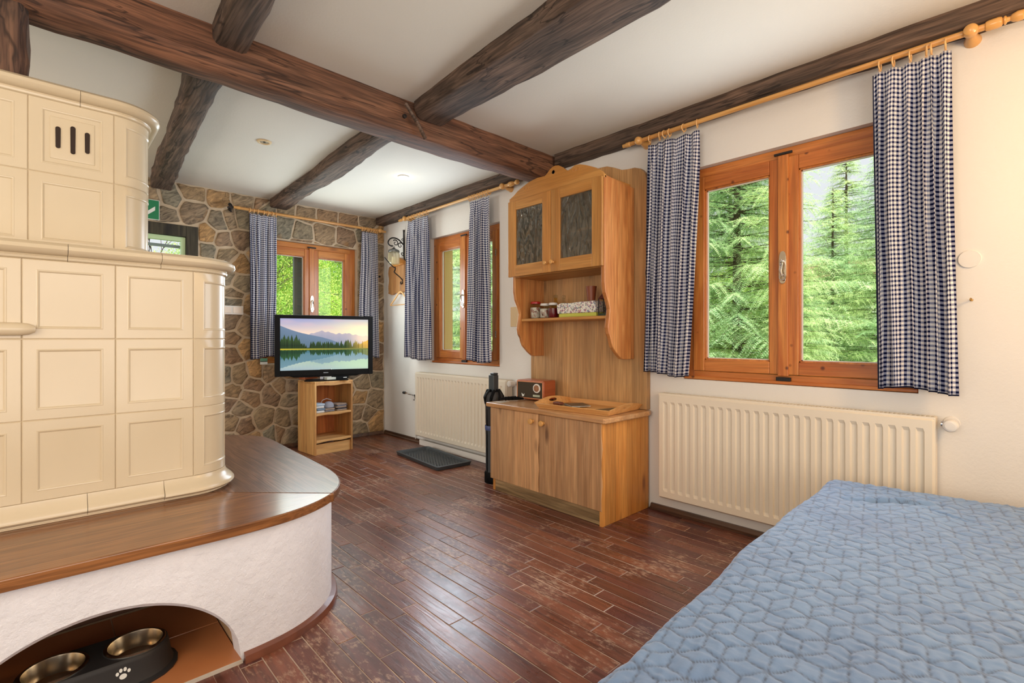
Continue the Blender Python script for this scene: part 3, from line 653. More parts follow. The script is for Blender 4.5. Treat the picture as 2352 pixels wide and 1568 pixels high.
# ------------------------------------------------------------------ windows
def T(axis, off):
    """local frame (a along the wall, d depth outwards, z) -> world"""
    if axis == 'x': return lambda a, d, z: (off + d, a, z)
    return lambda a, d, z: (a, off + d, z)
def tbox(bm, tf, a0, d0, z0, a1, d1, z1):
    p, q = tf(a0, d0, z0), tf(a1, d1, z1)
    return box(bm, min(p[0], q[0]), min(p[1], q[1]), min(p[2], q[2]), max(p[0], q[0]), max(p[1], q[1]), max(p[2], q[2]))
def window(name, axis, off, a0, a1, z0, z1, mv, mh, jut=0, handle=True, swap=False):
    tf = T(axis, off); cen = tf((a0 + a1) / 2, 0, z0)
    w_ = struct(obj(name, tbox(bm_(), tf, a0 + .002, .028, z0 + .002, a0 + .058, .098, z1 - .002), mv, origin=cen, bevel=.003))
    def part(nm, bm, m, par=w_, **k): return obj(nm, bm, m, par, **k)
    part('frame_post', tbox(bm_(), tf, a1 - .058, .028, z0 + .002, a1 - .002, .098, z1 - .002), mv, bevel=.003)
    part('frame_head', tbox(bm_(), tf, a0 + .058, .028, z1 - .055, a1 - .058, .098, z1 - .002), mh, bevel=.003)
    part('frame_sill', tbox(bm_(), tf, a0 + .058, .024, z0 + .002, a1 - .058, .098, z0 + .052), mh, bevel=.003)
    part('window_board', tbox(bm_(), tf, a0 + .002, .004, z0 + .002, a1 - .002, .024, z0 + .02), mh, bevel=.004)
    c = (a0 + a1) / 2; zb, zt = z0 + .054, z1 - .057
    for (s0, s1) in ((a0 + .060, c - .004), (c + .004, a1 - .060)):
        sw = .068
        sa = part('sash', tbox(bm_(), tf, s0, .014, zb, s0 + sw, .075, zt), mv, bevel=.004)
        part('sash_stile', tbox(bm_(), tf, s1 - sw, .014, zb, s1, .075, zt), mv, sa, bevel=.004)
        part('sash_rail', tbox(bm_(), tf, s0 + sw, .015, zt - sw - .008, s1 - sw, .075, zt), mh, sa, bevel=.004)
        part('sash_rail', tbox(bm_(), tf, s0 + sw, .015, zb, s1 - sw, .075, zb + sw), mh, sa, bevel=.004)
        # glazing bead
        b = bm_(); q0, q1, e0, e1 = s0 + sw - .002, s1 - sw + .002, zb + sw - .002, zt - sw - .006
        for bx_ in ((q0, e0, q0 + .010, e1), (q1 - .010, e0, q1, e1), (q0, e0, q1, e0 + .010), (q0, e1 - .010, q1, e1)): tbox(b, tf, bx_[0], .024, bx_[1], bx_[2], .05, bx_[3])
        part('glazing_bead', b, mv, sa, bevel=.002)
        b = bm_(); 
        for bx_ in ((q0 + .010, e0 + .010, q0 + .015, e1 - .010), (q1 - .015, e0 + .010, q1 - .010, e1 - .010), (q0 + .01, e0 + .010, q1 - .01, e0 + .015), (q0 + .01, e1 - .015, q1 - .01, e1 - .010)): tbox(b, tf, bx_[0], .040, bx_[1], bx_[2], .052, bx_[3])
        part('spacer_bar', b, M['white_plastic'], sa)
        part('pane', tbox(bm_(), tf, q0 + .006, .045, e0 + .006, q1 - .006, .0462, e1 - .006), M['pane'], sa)
    part('cover_strip', tbox(bm_(), tf, c - .026, .002, zb - .008, c + .026, .016, zt + .012), mv, bevel=.004)
    part('catch', tbox(bm_(), tf, c - .045, .0, zt + .014, c + .045, .012, zt + .026), M['iron'], bevel=.002)
    part('catch', tbox(bm_(), tf, c - .036, .004, zb - .035, c + .036, .022, zb - .014), M['iron'], bevel=.002)
    if handle:
        hz = (z0 + z1) / 2 - .01
        pts = []
        for t_ in range(0, 25):
            a = 2 * PI * t_ / 24; pts.append((c + .019 * math.copysign(abs(math.cos(a)) ** .7, math.cos(a)), hz + .088 * math.copysign(abs(math.sin(a)) ** .55, math.sin(a))))
        b = bm_(); vs0 = [b.verts.new(tf(a, .002, z)) for a, z in pts[:-1]]; vs1 = [b.verts.new(tf(a, -.005, z)) for a, z in pts[:-1]]
        n = len(vs0); b.faces.new(vs0); b.faces.new(vs1[::-1])
        for i in range(n): b.faces.new((vs0[i], vs0[(i + 1) % n], vs1[(i + 1) % n], vs1[i]))
        pl = part('handle_plate', b, M['steel'], bevel=.002)
        b = bm_(); tube(b, [tf(c, .0, hz + .035), tf(c, -.022, hz + .035), tf(c, -.028, hz + .02), tf(c + .004, -.028, hz - .02), tf(c - .004, -.024, hz - .05)], [.007, .007, .008, .007, .004], 8); part('window_handle', b, M['chrome'], pl, smooth=True)
        b = bm_(); pp = [tf(c + .0, -.0235, hz - .045) ]; torus(b, tf(c - .004, -.018, hz - .055), tf(0, 1, 0) if axis == 'x' and False else ((1, 0, 0) if axis == 'x' else (0, 1, 0)), .014, .004, 16, 6); part('handle_ring', b, M['chrome'], pl, smooth=True)
    return w_
w1 = window('window_1', 'x', XR + .012, *W1, M['pine_window'], M['pine_window_h'])
w2 = window('window_2', 'x', XR + .012, *W2, M['pine_window'], M['pine_window_h'])
w3 = window('window_3', 'y', YS + .02, *W3, M['pine_window'], M['pine_window_x'])
# hinges of the small window
for zz in (1.13, 1.85):
    b = bm_(); tube(b, [(XR + .004, W1[0] + .055, zz - .03), (XR + .004, W1[0] + .055, zz + .03)], .007, 8); obj('hinge', b, M['chrome'], w1, smooth=True)
# dark door at the left of the stone wall
d1 = struct(obj('door_1', box(bm_(), DOOR[1] - .092, YS - .012, .0, DOOR[1] - .002, YS + .09, DOOR[3] - .002), M['door_dark'], origin=(.58, YS, 0), bevel=.003))
obj('door_frame_post', box(bm_(), DOOR[0] + .002, YS - .012, .0, DOOR[0] + .092, YS + .09, DOOR[3] - .002), M['door_dark'], d1, bevel=.003)
obj('door_frame_head', box(bm_(), DOOR[0] + .092, YS - .012, DOOR[3] - .10, DOOR[1] - .092, YS + .09, DOOR[3] - .002), M['door_dark'], d1, bevel=.003)
green_frame = plain('light_green_frame', srgb(196, 226, 178), .4)
lf = obj('door_leaf', box(bm_(), DOOR[0] + .094, YS + .01, .01, DOOR[0] + .14, YS + .05, 1.995), green_frame, d1, bevel=.003)
obj('leaf_stile', box(bm_(), DOOR[1] - .128, YS + .01, .01, DOOR[1] - .094, YS + .05, 1.995), green_frame, lf, bevel=.003)
obj('leaf_rail', box(bm_(), DOOR[0] + .14, YS + .01, 1.955, DOOR[1] - .128, YS + .05, 1.995), green_frame, lf, bevel=.003)
obj('leaf_rail', box(bm_(), DOOR[0] + .14, YS + .01, .01, DOOR[1] - .128, YS + .05, .5), green_frame, lf, bevel=.003)
obj('blind_bar', box(bm_(), DOOR[0] + .14, YS + .052, 1.90, DOOR[1] - .128, YS + .066, 1.925), M['shutter'], lf)
obj('pane', box(bm_(), DOOR[0] + .14, YS + .028, .5, DOOR[1] - .128, YS + .030, 1.955), M['pane'], lf)
# louvred shutter leaf outside the back window
t = thing('window_shutter', 'grey louvred shutter leaf seen outside through the back window', 'shutter', (2.01, 5.425, .851), R(8))
b = bm_(); box(b, -.08, -.015, 0, -.045, .015, 1.2); box(b, .12, -.015, 0, .16, .015, 1.2); box(b, -.045, -.015, 0, .12, .015, .05); box(b, -.045, -.015, 1.15, .12, .015, 1.2); obj('shutter_frame', b, M['shutter'], t, local=True)
for k in range(14):
    b = bm_(); box(b, -.045, -.044, -.003, .12, .044, .003, Matrix.Rotation(R(72), 4, 'X')); o = obj('slat', b, M['shutter'], t, local=True); o.location = (0, 0, .09 + k * .078)
# outside sill boards
for nm, (a0, a1, z0, z1) in (('trim_2', W1), ('trim_3', W2)):
    struct(obj(nm, box(bm_(), XR + .115, a0, z0 - .02, XO + .04, a1, z0 + .006), M['white_plastic']))
# ------------------------------------------------------------------ curtains and rods
def curtain(label, axis, off, a_top, a_bot, z_top, z_bot, folds, seed, rod_z, sag=.02, group='gingham curtains', amp=.034, full=1.7, rings=6, hang=None):
    """axis 'x': hangs along y in plane x=off; a_* = (start,end). z_top function of t"""
    r = random.Random(seed); ph = [r.uniform(0, 6.28) for _ in range(8)]
    ns, nz = folds * 14, 46; V = []; UV = []
    c = ((a_top[0] + a_top[1]) / 2, off)
    ring_t = [0.02 + (.96 * (k / (rings - 1)) ** (.9 + .2 * r.random())) for k in range(rings)] if not hang else hang
    dirp = -1 if axis == 'x' else -1
    for j in range(nz + 1):
        q = j / nz
        for i in range(ns + 1):
            t = i / ns
            near = min(abs(t - h) for h in ring_t)
            zt = z_top - sag * min(1, (near * rings * 1.0)) ** 1.3
            z = zt + (z_bot + .012 * math.sin(t * 5 + ph[0]) - zt) * q
            at = a_top[0] + (a_top[1] - a_top[0]) * t; ab = a_bot[0] + (a_bot[1] - a_bot[0]) * t
            qq = q ** 1.3; a = at + (ab - at) * qq
            tw = t + .016 * math.sin(q * 3 + ph[1] + t * 4) + .045 * math.sin(t * 6.28 * 1.3 + ph[2]) + .018 * math.sin(t * 6.28 * 3.1 + ph[6]) 
            env = amp * (.55 + .45 * math.sin(PI * min(1, q * 1.4) * .5 + .2)) * min(1, .35 + q * 5)
            d = env * (math.sin(2 * PI * folds * tw + ph[3]) + .45 * math.sin(2 * PI * folds * .47 * tw + ph[4] + q * 1.2) + .18 * math.sin(2 * PI * folds * 2.1 * tw + ph[5] + q))
            a += .35 * env * math.cos(2 * PI * folds * tw + ph[3]) * (0 if i in (0, ns) else 1)
            V.append((off + d * .75, a, z) if axis == 'x' else (a, off + d * .75, z)); UV.append((t * abs(a_top[1] - a_top[0]) * full + .003 * math.sin(q * 9 + ph[6]) * min(1, t * 12), (1 - q) * (z_top - z_bot) + .004 * math.sin(t * 21 + ph[7]) * q * (1 - q) * 4))
    F = []
    for j in range(nz):
        for i in range(ns): k = j * (ns + 1) + i; F.append((k, k + 1, k + ns + 2, k + ns + 1))
    cen = (off, c[0], z_top) if axis == 'x' else (c[0], off, z_top)
    th = thing('curtain', label, 'curtain', cen, 0, group)
    o = npobj('cloth', V, F, M['gingham'], th, smooth=True)
    uvl = o.data.uv_layers.new(name='UVMap'); li = np.array([v for f in F for v in f]); uvl.data.foreach_set('uv', np.array(UV)[li].ravel().astype(np.float32))
    md = o.modifiers.new('thickness', 'SOLIDIFY'); md.thickness = .0012
    for t in ring_t:
        a = a_top[0] + (a_top[1] - a_top[0]) * t; p = (off, a, rod_z - .006) if axis == 'x' else (a, off, rod_z - .006)
        b = bm_(); ax = (r.uniform(-.25, .25), 1, 0) if axis == 'x' else (1, r.uniform(-.25, .25), 0)
        torus(b, p, ax, .021, .0035, 20, 6)
        e = (p[0], p[1], rod_z - .030)
        torus(b, (e[0], e[1], e[2] - .002), (1, 0, 0) if axis == 'x' else (0, 1, 0), .004, .0014, 10, 5)
        obj('curtain_ring', b, M['ring'], th, smooth=True)
    return th
ZT, ZB = 2.315, .872
curtain('gingham curtain at the left side of the large window, beside the wall cabinet', 'x', 2.775, (1.67, 1.338), (1.70, 1.415), 2.318, .876, 6, 1, 2.362, hang=[.03, .24, .34, .44, .72, .97], full=1.9)
curtain('gingham curtain at the right side of the large window, nearest the bed', 'x', 2.775, (.505, .232), (.488, .209), 2.318, .868, 6, 2, 2.352, hang=[.10, .28, .50, .70, .76, .93], amp=.024, full=1.7)
curtain('gingham curtain at the left side of the small window, beside the iron lantern', 'x', 2.775, (4.49, 4.145), (4.53, 4.11), 2.325, .886, 6, 3, 2.36, full=1.7, rings=7)
curtain('gingham curtain hanging across the middle of the small window', 'x', 2.775, (3.48, 3.205), (3.53, 3.17), 2.325, .893, 5, 4, 2.36, full=1.8, rings=8)
curtain('gingham curtain at the left of the stone wall window, partly behind the television', 'y', 5.085, (1.408, 1.655), (1.41, 1.64), 2.285, .908, 5, 5, 2.312, full=1.8, amp=.022, rings=7)
curtain('gingham curtain at the right of the stone wall window, next to the room corner', 'y', 5.085, (2.545, 2.735), (2.50, 2.75), 2.28, .878, 5, 6, 2.312, full=1.9, amp=.022, rings=8)
def turned_end(b, p, d, big=True):
    if big: prof = [(.0135, 0), (.018, .003), (.0205, .012), (.0205, .040), (.018, .048), (.011, .052), (.017, .056), (.017, .060), (.010, .064), (.009, .072), (.016, .080), (.0205, .094), (.019, .108), (.010, .118), (0, .121)]
    else: prof = [(.0135, 0), (.016, .003), (.016, .03), (.0125, .035), (.0125, .055), (0, .056)]
    lathe(b, prof, p, d, 20)
def rod(label, axis, off, a0, a1, z, m, brackets, ends):
    t = thing('curtain_rod', label, 'curtain rod', (off, a0, z) if axis == 'x' else (a0, off, z), 0, None)
    P_ = (lambda a: (off, a, z)) if axis == 'x' else (lambda a: (a, off, z))
    obj('rod_bar', tube(bm_(), [P_(a0), P_(a1)], .0135, 18), m, t, smooth=True)
    s = 1 if a1 > a0 else -1; d = (0, s, 0) if axis == 'x' else (s, 0, 0); nd = tuple(-q for q in d)
    b = bm_(); turned_end(b, P_(a0), nd, ends[0]); obj('finial', b, M['ring'] if False else M['knob'], t, smooth=True)
    b = bm_(); turned_end(b, P_(a1), d, ends[1]); obj('finial', b, M['knob'], t, smooth=True)
    for a in brackets:
        wl = (XR - off) if axis == 'x' else (YS - .018 - off)
        p = P_(a); out = (1, 0, 0) if axis == 'x' else (0, 1, 0)
        b = bm_(); lathe(b, [(0, -.034), (.012, -.032), (.022, -.024), (.026, -.010), (.024, .006), (.018, .016), (.014, .022), (.016, .03), (.026, wl - .012), (.029, wl - .003), (.029, wl)], p, out, 22)
        obj('rod_bracket', b, M['knob'], t, smooth=True)
    return t
rod('wooden curtain rod with turned finials above the large window', 'x', 2.775, 1.80, .13, 2.364, M['rod'], (1.735, .172), (False, True))
rod('wooden curtain rod above the small far window', 'x', 2.775, 4.63, 2.96, 2.36, M['rod'], (4.56, 3.03), (False, True))
t3 = rod('wooden curtain rod across the stone wall, above the back window', 'y', 5.085, 1.33, 2.78, 2.312, M['rod_x'], (2.76,), (False, False))
b = bm_()
for k in range(6):
    a = PI * 2 * k / 6; tube(b, [(1.262, 5.09, 2.312), (1.262 - .02 + 0 * a, 5.09 + .028 * math.cos(a), 2.312 - .005 + .030 * math.sin(a)), (1.262 - .005, 5.09 + .030 * math.cos(a + .5), 2.30 + .034 * math.sin(a + .5))], [.012, .013, .007], 8)
tube(b, [(1.262, 5.09, 2.312), (1.262, YS - .02, 2.29)], .006, 6)
obj('iron_bracket', b, M['iron'], t3, smooth=True)

# ------------------------------------------------------------------ radiators
def radiator(label, xf, y0, y1, z0, z1, pitch):
    t = thing('radiator', label, 'radiator', (xf, (y0 + y1) / 2, z0))
    # front panel with pressed ribs: profile along y swept in z
    V, F = [], []; n = int(round((y1 - y0 - .05) / pitch)); mg = ((y1 - y0) - n * pitch) / 2
    ys = [(y0, .012), (y0 + .004, .003), (y0 + .010, 0)]
    ribs = []
    for k in range(n):
        c = y0 + mg + (k + .5) * pitch; ribs.append(c)
    def col(y, dflat, drib, zrows):
        return [(xf + (drib if 1 < i < len(zrows) - 2 else dflat), y, z) for i, z in enumerate(zrows)]
    zr = [z0, z0 + .010, z0 + .045, z0 + .062, z1 - .062, z1 - .045, z1 - .010, z1]
    def dz(i, d): return d if 3 <= i <= 4 else 0
    cols = []
    def add(y, d, edge=0): cols.append((y, d, edge))
    add(y0, 0, .012); add(y0 + .008, 0)
    for c in ribs:
        hw = pitch * .20
        add(c - hw - .006, 0); add(c - hw, .010); add(c + hw, .010); add(c + hw + .006, 0)
    add(y1 - .008, 0); add(y1, 0, .012)
    for (y, d, e) in cols:
        for i, z in enumerate(zr):
            x = xf + dz(i, d) + e
            if i in (0, len(zr) - 1): x = xf + .012
            V.append((x, y, z))
    m_ = len(zr)
    for a in range(len(cols) - 1):
        for i in range(m_ - 1): F.append((a * m_ + i, (a + 1) * m_ + i, (a + 1) * m_ + i + 1, a * m_ + i + 1))
    fp = npobj('front_panel', V, F, M['radiator'], t); md = fp.modifiers.new('thickness', 'SOLIDIFY'); md.thickness = .0015; md.offset = 0
    obj('rear_panel', box(bm_(), xf + .066, y0 + .01, z0 + .01, xf + .072, y1 - .01, z1 - .012), M['radiator'], t)
    for nm, (a, b_) in (('side_cover', (y0 - .002, y0 + .002)), ('side_cover', (y1 - .002, y1 + .002))): obj(nm, box(bm_(), xf + .010, a, z0 + .02, xf + .074, b_, z1 + .004), M['radiator'], t, bevel=.001)
    b = bm_(); box(b, xf + .008, y0, z1 - .003, xf + .018, y1, z1 + .005); box(b, xf + .066, y0, z1 - .003, xf + .076, y1, z1 + .005)
    k = y0
    while k < y1:
        box(b, xf + .018, k, z1 + .001, xf + .066, k + .006, z1 + .005); k += .0165
    obj('top_grille', b, M['radiator'], t)
    obj('convector', box(bm_(), xf + .022, y0 + .02, z0 + .03, xf + .060, y1 - .02, z1 - .02), M['rad_dark'], t)
    for y in (y0 + .2, y1 - .2): obj('wall_bracket', box(bm_(), xf + .074, y - .015, z0 + .1, XR - .001, y + .015, z1 - .1), M['radiator'], t)
    return t
r2 = radiator('long white radiator under the large window, beside the bed', 2.78, .287, 1.604, .108, .752, .0488)
r1 = radiator('white radiator under the small window, behind the black upright appliance', 2.78, 3.003, 4.386, .095, .745, .0488)
def valve(t, y, z, s):
    b = bm_(); tube(b, [(2.825, y - .0 * s, z), (2.825, y + .03 * s, z)], .013, 12); o = obj('valve_body', b, M['chrome'], t, smooth=True)
    b = bm_(); tube(b, [(2.825, y + .03 * s, z), (XR - .001, y + .03 * s, z)], .011, 12); obj('valve_pipe', b, M['chrome'], t, smooth=True); b = bm_(); lathe(b, [(.011, 0), (.03, .0), (.028, .006), (.011, .008)], (XR - .001, y + .03 * s, z), (-1, 0, 0), 20); obj('wall_rosette', b, M['wall'], t, smooth=True)
    b = bm_(); lathe(b, [(.014, -.01), (.024, -.004), (.026, .02), (.026, .046), (.022, .052), (.017, .053), (.017, .056), (0, .057)], (2.822, y + .034 * s, z), (-.9, -.25 * (1 if s > 0 else 0), 0), 22); kn = obj('thermostat_knob', b, M['white_plastic'], t, smooth=True)
valve(r2, .27, .728, -1); valve(r1, 2.99, .722, 1 if False else -1)
b = bm_(); tube(b, [(2.80, 4.56, .515), (2.80, 4.60, .515)], .010, 10); tube(b, [(2.80, 4.55, .51), (2.83, 4.535, .50), (2.86, 4.53, .49), (XR, 4.53, .49)], .008, 10); obj_a = None
t = thing('pipe_valve', 'chrome pipe valve with black cap on the wall left of the small window radiator', 'valve', (XR, 4.53, .49))
obj('valve_arm', b, M['chrome'], t, smooth=True)
b = bm_(); lathe(b, [(0, 0), (.014, .002), (.014, .03), (.010, .036), (0, .037)], (2.80, 4.60, .515), (-.3, 1, .1), 14); obj('valve_cap', b, M['iron'], t, smooth=True)
b = bm_(); tube(b, [(2.85, 4.50, .50), (2.86, 4.50, .46), (2.862, 4.53, .44)], .007, 8); obj('valve_lever', b, M['iron'], t, smooth=True)
b = bm_(); tube(b, [(XR - .012, 4.49, .02), (XR - .012, 4.49, .42), (XR - .012, 4.53, .49)], .0055, 8); obj('thin_pipe', b, M['white_plastic'], t, smooth=True)

# ------------------------------------------------------------------ low cabinet
SX, SY0, SY1, SZ = 2.349, 1.712, 2.697, .604
t = thing('low_cabinet', 'low oak cabinet with two wavy-edged doors, standing below the wall cabinet', 'cabinet', ((SX + 2.81) / 2, (SY0 + SY1) / 2, 0))
obj('side_panel', box(bm_(), SX + .002, SY0, 0, 2.85, SY0 + .024, SZ), M['oak_side'], t, bevel=.003)
obj('side_panel', box(bm_(), SX + .022, SY1 - .024, 0, 2.85, SY1, SZ), M['oak_side'], t, bevel=.003)
obj('body', box(bm_(), SX + .024, SY0 + .024, .07, 2.85, SY1 - .024, SZ), M['oak_side'], t)
obj('plinth', box(bm_(), SX + .022, SY0 + .026, 0, SX + .042, SY1 - .026, .088), M['oak_plinth'], t, bevel=.002)
def door_poly(y0, y1, z0, z1, side):
    pts = []
    n = 14
    for i in range(n + 1):
        z = z0 + (z1 - z0) * i / n; pts.append((y0 + (.004 * math.sin(i * 1.1) if side == 0 else 0), z))
    for i in range(n, -1, -1):
        z = z0 + (z1 - z0) * i / n; pts.append((y1 - (.005 * (1 + math.sin(i * .9 + 1)) if side == 1 else 0), z))
    return pts
cy = 2.221
for (y0, y1, ky, sd) in ((SY0 + .004, cy - .004, cy - .045, 0), (cy + .004, SY1 + .004, cy + .052, 0)):
    d_ = obj('door', prism(bm_(), door_poly(y0, y1, .088, SZ - .004, sd), 'x', SX, SX + .021), M['oak_front'], t, bevel=.004)
    b = bm_(); lathe(b, [(.010, 0), (.012, .004), (.009, .010), (.009, .014), (.017, .020), (.019, .027), (.016, .034), (0, .037)], (SX, ky, .548 if ky < cy else .55), (-1, 0, 0), 20); obj('knob', b, M['knob'], d_, smooth=True)
wt = [(SX - .018, SY1 + .035), (SX - .022, 2.4), (SX - .015, 2.2), (SX - .024, 2.0), (SX - .016, 1.85), (SX - .02, SY0 - .018), (SX - .008, SY0 - .028), (2.80, SY0 - .034), (2.845, SY0 - .022), (2.85, SY0), (2.85, SY1 + .035)]
obj('countertop', prism(bm_(), wt, 'z', SZ, SZ + .030), M['oak_top'], t, bevel=.006)
CT = SZ + .031

# ------------------------------------------------------------------ wall panel and wall cabinet
pp = [(2.752, CT + .001), (2.752, 1.0), (2.745, 1.3), (2.75, 1.9), (2.72, 2.1), (2.60, 2.17)]
top = [(2.60, 2.17), (2.45, 2.24), (2.30, 2.26), (2.10, 2.292), (2.02, 2.286), (1.96, 2.262), (1.90, 2.232), (1.86, 2.226), (1.80, 2.222), (1.755, 2.205), (1.72, 2.165), (1.705, 2.10)]
right = [(1.712, 1.6), (1.722, 1.52), (1.708, 1.44), (1.72, 1.30), (1.706, 1.22), (1.716, 1.12), (1.71, 1.0), (1.71, CT + .001)]
obj_panel = tag(obj('wall_panel', prism(bm_(), pp + top[1:] + right, 'x', 2.822, XR - .002), M['oak_panel'], origin=(2.85, 2.22, CT), bevel=.003), 'tall oak back panel with a wavy outline on the wall behind the wall cabinet', 'panel')
CX, CY0, CY1, CZ0, CZ1 = 2.49, 1.80, 2.642, 1.545, 2.115
t = thing('wall_cabinet', 'honey-coloured wooden wall cabinet with two glass doors, scalloped crown and open shelf', 'cabinet', (2.66, (CY0 + CY1) / 2, CZ0))
sideR = [(CX + .002, 2.105), (CX + .002, 1.53), (2.492, 1.44), (2.503, 1.38), (2.535, 1.32), (2.548, 1.28), (2.538, 1.22), (2.528, 1.165), (2.538, 1.125), (2.556, 1.10), (2.566, 1.07), (2.582, 1.04), (2.61, 1.015), (2.64, .99), (2.675, .967), (2.70, .962), (2.821, .962), (2.821, 2.085)]
# pts for axis y prism are (x,z)
obj('side_panel', prism(bm_(), sideR, 'y', CY0, CY0 + .03), M['cab_side'], t, bevel=.005)
sideL = [(p[0] + (0 if p[1] > 1.54 else .022), p[1]) for p in sideR]
obj('side_panel', prism(bm_(), sideL, 'y', CY1 - .03, CY1 - .002), M['cab_side'], t, bevel=.005)
obj('cabinet_floor', box(bm_(), CX + .022, CY0 + .03, CZ0 - .004, 2.82, CY1 - .03, CZ0 + .014), M['cab_wood_h'], t)
obj('cabinet_roof', box(bm_(), CX + .022, CY0 + .03, CZ1 - .02, 2.82, CY1 - .03, CZ1), M['cab_wood_h'], t)
obj('inner_shelf', box(bm_(), CX + .05, CY0 + .03, 1.80, 2.82, CY1 - .03, 1.815), M['cab_wood_h'], t)
crown = [(CY1 + .004, 2.085), (CY1 + .004, 2.118), (2.60, 2.138), (2.56, 2.162), (2.50, 2.185), (2.44, 2.203), (2.36, 2.213), (2.295, 2.208), (2.27, 2.222), (2.25, 2.24), (2.225, 2.252), (2.20, 2.256), (2.17, 2.250), (2.14, 2.232), (2.105, 2.203), (2.085, 2.196), (2.06, 2.203), (2.03, 2.216), (1.99, 2.212), (1.95, 2.198), (1.90, 2.176), (1.86, 2.157), (1.82, 2.13), (CY0, 2.105), (CY0, 2.085)]
cr = obj('crown_board', prism(bm_(), crown, 'x', CX - .004, CX + .02), M['cab_wood_h'], t, bevel=.003)
b = bm_(); lathe(b, [(0, 0), (.011, 0), (.013, .002), (.011, .003)], (CX - .004, 2.213, 2.215), (-1, 0, 0), 14); obj('carved_hole', b, M['vent_dark'], cr)
for k, yy in enumerate((2.02, 2.47)):
    b = bm_()
    for s in (-1, 1): torus(b, (CX - .004, yy + s * .015, 2.185 - .02 * k), (1, 0, 0), .012, .003, 14, 5)
    obj('carved_scroll', b, M['cab_wood_h'], cr, smooth=True)
mid = 2.222
for (y0, y1, kn) in ((CY0 + .004, mid - .002, mid - .022), (mid + .002, CY1, mid + .036)):
    fw = .078; z0, z1 = CZ0 - .002, 2.092
    d_ = obj('door', box(bm_(), CX - .022, y0, z0, CX - .001, y0 + fw, z1), M['cab_wood'], t, bevel=.004)
    obj('door_stile', box(bm_(), CX - .022, y1 - fw, z0, CX - .001, y1, z1), M['cab_wood'], d_, bevel=.004)
    obj('door_rail', box(bm_(), CX - .022, y0 + fw, z0, CX - .001, y1 - fw, z0 + .082), M['cab_wood_h'], d_, bevel=.003)
    obj('door_rail', box(bm_(), CX - .022, y0 + fw, z1 - .068, CX - .001, y1 - fw, z1), M['cab_wood_h'], d_, bevel=.003)
    obj('glass_pane', box(bm_(), CX - .012, y0 + fw - .002, z0 + .08, CX - .008, y1 - fw + .002, z1 - .066), M['hammered'], d_)
    b = bm_(); lathe(b, [(.008, 0), (.010, .004), (.007, .008), (.007, .012), (.013, .017), (.015, .023), (.012, .029), (0, .031)], (CX - .022, kn, 1.607), (-1, 0, 0), 18); obj('knob', b, M['knob'], d_, smooth=True)
SHZ = 1.242
b = bm_(); prism(b, [(2.555, CY0 + .03), (2.575, CY1 - .03), (2.821, CY1 - .03), (2.821, CY0 + .03)], 'z', SHZ - .020, SHZ); obj('shelf', b, M['cab_wood_h'], t, bevel=.004)
# glasses and crockery behind the glass doors
def glass_(x, y, z, r, h, m, label, nm='drinking_glass', grp='glassware in the wall cabinet'):
    b = bm_(); lathe(b, [(0, 0), (r * .7, 0), (r, h), (r * .93, h), (r * .65, .006), (0, .006)], (x, y, z), (0, 0, 1), 16)
    return tag(obj(nm, b, m, origin=(x, y, z), smooth=True), label, 'glass' if nm == 'drinking_glass' else 'cup', grp)
crock = plain('crockery', srgb(214, 206, 192), .3); bowlw = plain('brown_crockery', srgb(132, 96, 66), .4)
for k, yy in enumerate((1.93, 2.01, 2.09, 2.33, 2.41, 2.49, 2.57)): glass_(2.66, yy, 1.8155, .030, .11, M['jar_glass'], 'drinking glass behind the %s rippled door, %s' % (('right', 'left')[k > 2], ('rightmost of three', 'middle of three', 'leftmost of three', 'rightmost of four', 'second from the right of four', 'second from the left of four', 'leftmost of four')[k]))
for k, yy in enumerate((1.92, 2.02, 2.12)): glass_(2.65, yy, 1.5595, .040, .09, crock, 'pale cup behind the right glass door, %s of three' % ('rightmost', 'middle', 'leftmost')[k], 'cup', 'pale cups behind the right cabinet door')
for k, yy in enumerate((2.34, 2.44, 2.54)): glass_(2.65, yy, 1.5595, .040, .12, bowlw, 'brown mug behind the left glass door, %s of three' % ('rightmost', 'middle', 'leftmost')[k], 'mug', 'brown mugs behind the left cabinet door')
def jar(x, y, z, r, h, fill, lidm, label, nm='glass_jar', lid_h=.012):
    t = thing(nm, label, 'jar', (x, y, z))
    b = bm_(); lathe(b, [(0, 0), (r * .9, 0), (r, .008), (r, h * .82), (r * .82, h * .95), (r * .82, h)], (x, y, z), (0, 0, 1), 24); obj('jar_body', b, M['jar_glass'], t, smooth=True)
    b = bm_(); lathe(b, [(0, .004), (r * .86, .004), (r * .93, .01), (r * .93, h * .72), (0, h * .72)], (x, y, z), (0, 0, 1), 24); obj('contents', b, fill, t, smooth=True)
    b = bm_(); lathe(b, [(r * .88, h - .004), (r * .9, h + lid_h * .6), (r * .82, h + lid_h), (0, h + lid_h)], (x, y, z), (0, 0, 1), 24); obj('lid', b, lidm, t, smooth=True)
    return t
jar(2.64, 2.525, SHZ + .001, .042, .112, M['jar_fill'], M['red'], 'wide glass jar with a red lid at the left end of the open shelf')
jar(2.63, 2.425, SHZ + .001, .037, .094, M['jar_fill'], M['white_plastic'], 'small pale jar standing right beside the red-lidded jar')
jar(2.63, 2.345, SHZ + .001, .036, .095, M['jam'], M['white_plastic'], 'small jar of dark red jam on the open shelf')
